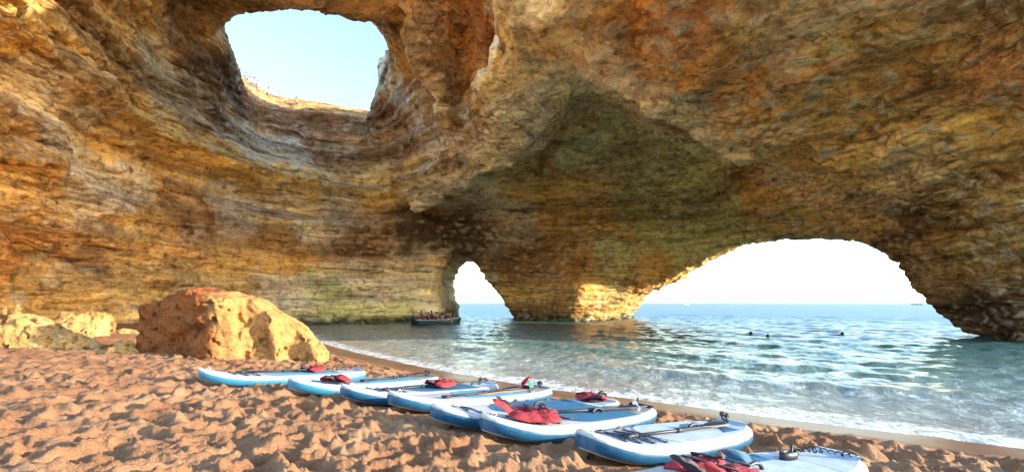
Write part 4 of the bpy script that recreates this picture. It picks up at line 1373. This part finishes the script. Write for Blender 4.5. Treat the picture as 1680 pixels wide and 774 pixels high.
M_hull = plain('boat_hull', (.02, .045, .05), .4, .2, 6)
M_hullw = plain('boat_white', (.7, .7, .68), .4, .1, 6)
M_hull_in = plain('boat_inside', (.38, .42, .44), .6, .15, 6)
M_wood = plain('boat_bench', (.42, .30, .17), .6, .2, 9)
def make_boat(name, loc, rz, L, Wd, Hh, label, hull, motor=True, cabin=False):
    root = empty(name, loc, rz)
    tag(root, label, 'boat')
    n_ = 22; prof = 7
    outer, inner = [], []
    for i in range(n_):
        q = i / (n_ - 1)
        w = Wd / 2 * (1 - max(0, (q - .45) / .55) ** 2.3) * (.9 + .1 * min(1, q * 4))
        sheer = Hh * (1 + .32 * max(0, q - .35) ** 1.6 * 1.8)
        x_ = -L / 2 + L * q
        ro, ri = [], []
        for k in range(prof):
            a = k / (prof - 1)
            yy = w * (1 - (1 - a) ** 2.2) ** .5
            zz = -.22 + (sheer + .22) * a ** 1.35 + .18 * max(0, q - .8) * 5 * (1 - a)
            ro.append((x_ + (a * .22 * max(0, q - .7) / .3), yy, zz)); ri.append((x_ * .97 + (a * .2 * max(0, q - .7) / .3), max(0, yy - .05), zz + (.12 if k < prof - 1 else 0)))
        outer.append([(a, -b, c) for a, b, c in ro[::-1]] + ro[1:]); inner.append([(a, -b, c) for a, b, c in ri[::-1]] + ri[1:])
    def sk(nm, rows, mat, flip=False):
        m_ = len(rows[0]); v_ = [p_ for r_ in rows for p_ in r_]; f_ = []
        for i in range(len(rows) - 1):
            for k in range(m_ - 1):
                q_ = (i * m_ + k, (i + 1) * m_ + k, (i + 1) * m_ + k + 1, i * m_ + k + 1)
                f_.append(q_[::-1] if flip else q_)
        f_.append(tuple(range(m_)) if not flip else tuple(range(m_))[::-1])
        return mesh_obj(nm, v_, f_, mat, root)
    sk('hull', outer, hull)
    sk('inner_hull', inner, M_hull_in, True)
    rim = [r_[0] for r_ in outer] + [r_[-1] for r_ in outer[::-1]]
    tube('gunwale', [Vector(p_) + Vector((0, 0, .02)) for p_ in rim], .022 * L / 4.5, M_hullw, root, 6, True)
    for q in (.22, .45, .66):
        box('bench', (.24, Wd * .84 * (1 - max(0, (q - .45) / .55) ** 2.3), .035), (-L / 2 + L * q, 0, Hh * .55), M_wood, root, .008)
    if motor:
        mt_ = empty('outboard_motor', (0, 0, 0)); mt_.parent = root
        box('cowling', (.3, .26, .36), (-L / 2 - .16, 0, Hh + .12), M_black, mt_, .06)
        tube('leg', [(-L / 2 - .16, 0, Hh), (-L / 2 - .2, 0, -.3)], [.08, .05], M_black, mt_, 8)
    if cabin:
        box('cabin', (L * .22, Wd * .6, Hh * 1.3), (L * .02, 0, Hh * 1.35), M_hullw, root, .1)
        box('windscreen', (L * .02, Wd * .52, Hh * .5), (L * .135, 0, Hh * 1.6), M_black, root, .02)
    return root

# the tour boat by the narrow arch
bd_ = F * H / 36.0
bx_, by_ = (718 - 840) / F * bd_, bd_
brz = R(40)
make_boat('tour_boat', (bx_, by_, .0), brz, 4.0, 1.55, .42, 'small dark open boat full of people beside the narrow sea arch', M_hull)
seats = [(-1.15, .34), (-1.05, -.36), (-.35, .38), (-.25, -.34), (.1, .02), (.55, .3), (.62, -.3), (1.2, .0)]
bl = ['person in a red life jacket at the stern of the small boat', 'person in red seated at the stern on the near side of the boat', 'person in a bright red jacket behind the middle of the boat', 'person in a striped red top seated in the near middle of the boat', 'person in dark clothes in the centre of the boat', 'dark haired person seated ahead of the boat centre', 'person in a dark jacket on the near side towards the bow', 'person crouched alone in the bow of the small boat']
for i, (sx, sy) in enumerate(seats):
    wx_ = bx_ + sx * math.cos(brz) - sy * math.sin(brz); wy_ = by_ + sx * math.sin(brz) + sy * math.cos(brz)
    make_person('sit', (wx_, wy_, .27 + (.12 if i in (0, 2) else 0)), brz + R([70, 110, 60, 120, 90, 80, 100, 90][i]) + R(-40), bl[i], 'people in the small boat', i % 3, [0, 1, 0, 0, 1, 0, 0, 1][i], [4, 4, 4, 5, 3, 3, 3, 3][i], i + 2,
                scale=.88, vest=[CLOTH[4], CLOTH[3], CLOTH[4], CLOTH[4], CLOTH[3], CLOTH[5], CLOTH[3], None][i])
# far boats
d1 = F * H / 3.4
make_boat('motor_boat', ((1126 - 840) / F * d1, d1, .0), R(12), 4.6, 1.7, .55, 'tiny pale boat near the horizon on the left of the wide arch', M_hullw, cabin=True)
d2 = F * H / 2.9
make_boat('motor_boat', ((1504 - 840) / F * d2, d2, .0), R(-30), 8.6, 2.3, .8, 'tiny dark boat on the horizon at the right of the wide arch', M_hull, cabin=True)
# swimmers
for px, py, i, lab in ((1233, 550.5, 1, 'swimmer farthest to the left in the water, only the head showing'), (1260, 556, 2, 'swimmer nearest the camera, dark head above the water'), (1380, 551.5, 3, 'lone swimmer on the right in the open water')):
    d_ = F * H / (py - 497)
    make_person('swim', ((px - 840) / F * d_, d_, .02), R([0, 200, 160, 80][i]), lab, 'swimmers in the water', 1, 0, 3, i, scale=.82)
# people on the edge of the roof opening
from mathutils.bvhtree import BVHTree
top_faces = cf[(cv[cf].mean(1)[:, 2] > 17)]
rim_bvh = BVHTree.FromPolygons([tuple(v) for v in cv.tolist()], top_faces.tolist())
OC = np.mean(ocu_poly, 0)
RIM = [(403, 132, 'person in blue standing highest on the left rim of the roof opening', 1), (411, 137, 'person in white second from the left on the rim of the roof opening', 0), (417, 139, 'person in white beside the group on the left rim', 0), (423, 143, 'person in pale clothes at the right end of the group on the left rim', 0),
       (441, 152, 'lone person in white partway down the left rim of the roof opening', 0), (486, 169, 'person in orange sitting low on the far rim of the roof opening', 2), (564, 176, 'person in grey blue on the far rim right of the middle', 1), (580, 175, 'person in pink on the far rim near its right end', 5), (597, 170, 'person in dark clothes at the right end of the far rim', 3)]
for i, (px, py, lab, clo) in enumerate(RIM):
    r_ = ray(px, py)
    best = None
    for d_ in np.arange(28, 54, .15):
        q = Vector((r_[0] * d_, d_, 40))
        hit = rim_bvh.ray_cast(q, Vector((0, 0, -1)))[0]
        if hit is None: continue
        vis = H + r_[2] * d_
        if hit.z > vis - (.35 if d_ < 44 else .8) and hit.z > 18.2:
            best = hit; break
    if best is None: print('no rim', px); continue
    d_ = best.y + .25
    q = Vector((r_[0] * d_, d_, 40))
    h2 = rim_bvh.ray_cast(q, Vector((0, 0, -1)))[0] or best
    print('rim', px, best, h2)
    make_person('sit', (h2.x, h2.y, h2.z - .03), math.atan2(h2.x - OC[0], OC[1] - h2.y) + math.pi if False else math.atan2(-(OC[0] - h2.x), (OC[1] - h2.y)) + math.pi, lab, 'people on the rim of the roof opening', i % 3, i % 3, clo, 2 * i, scale=.85)
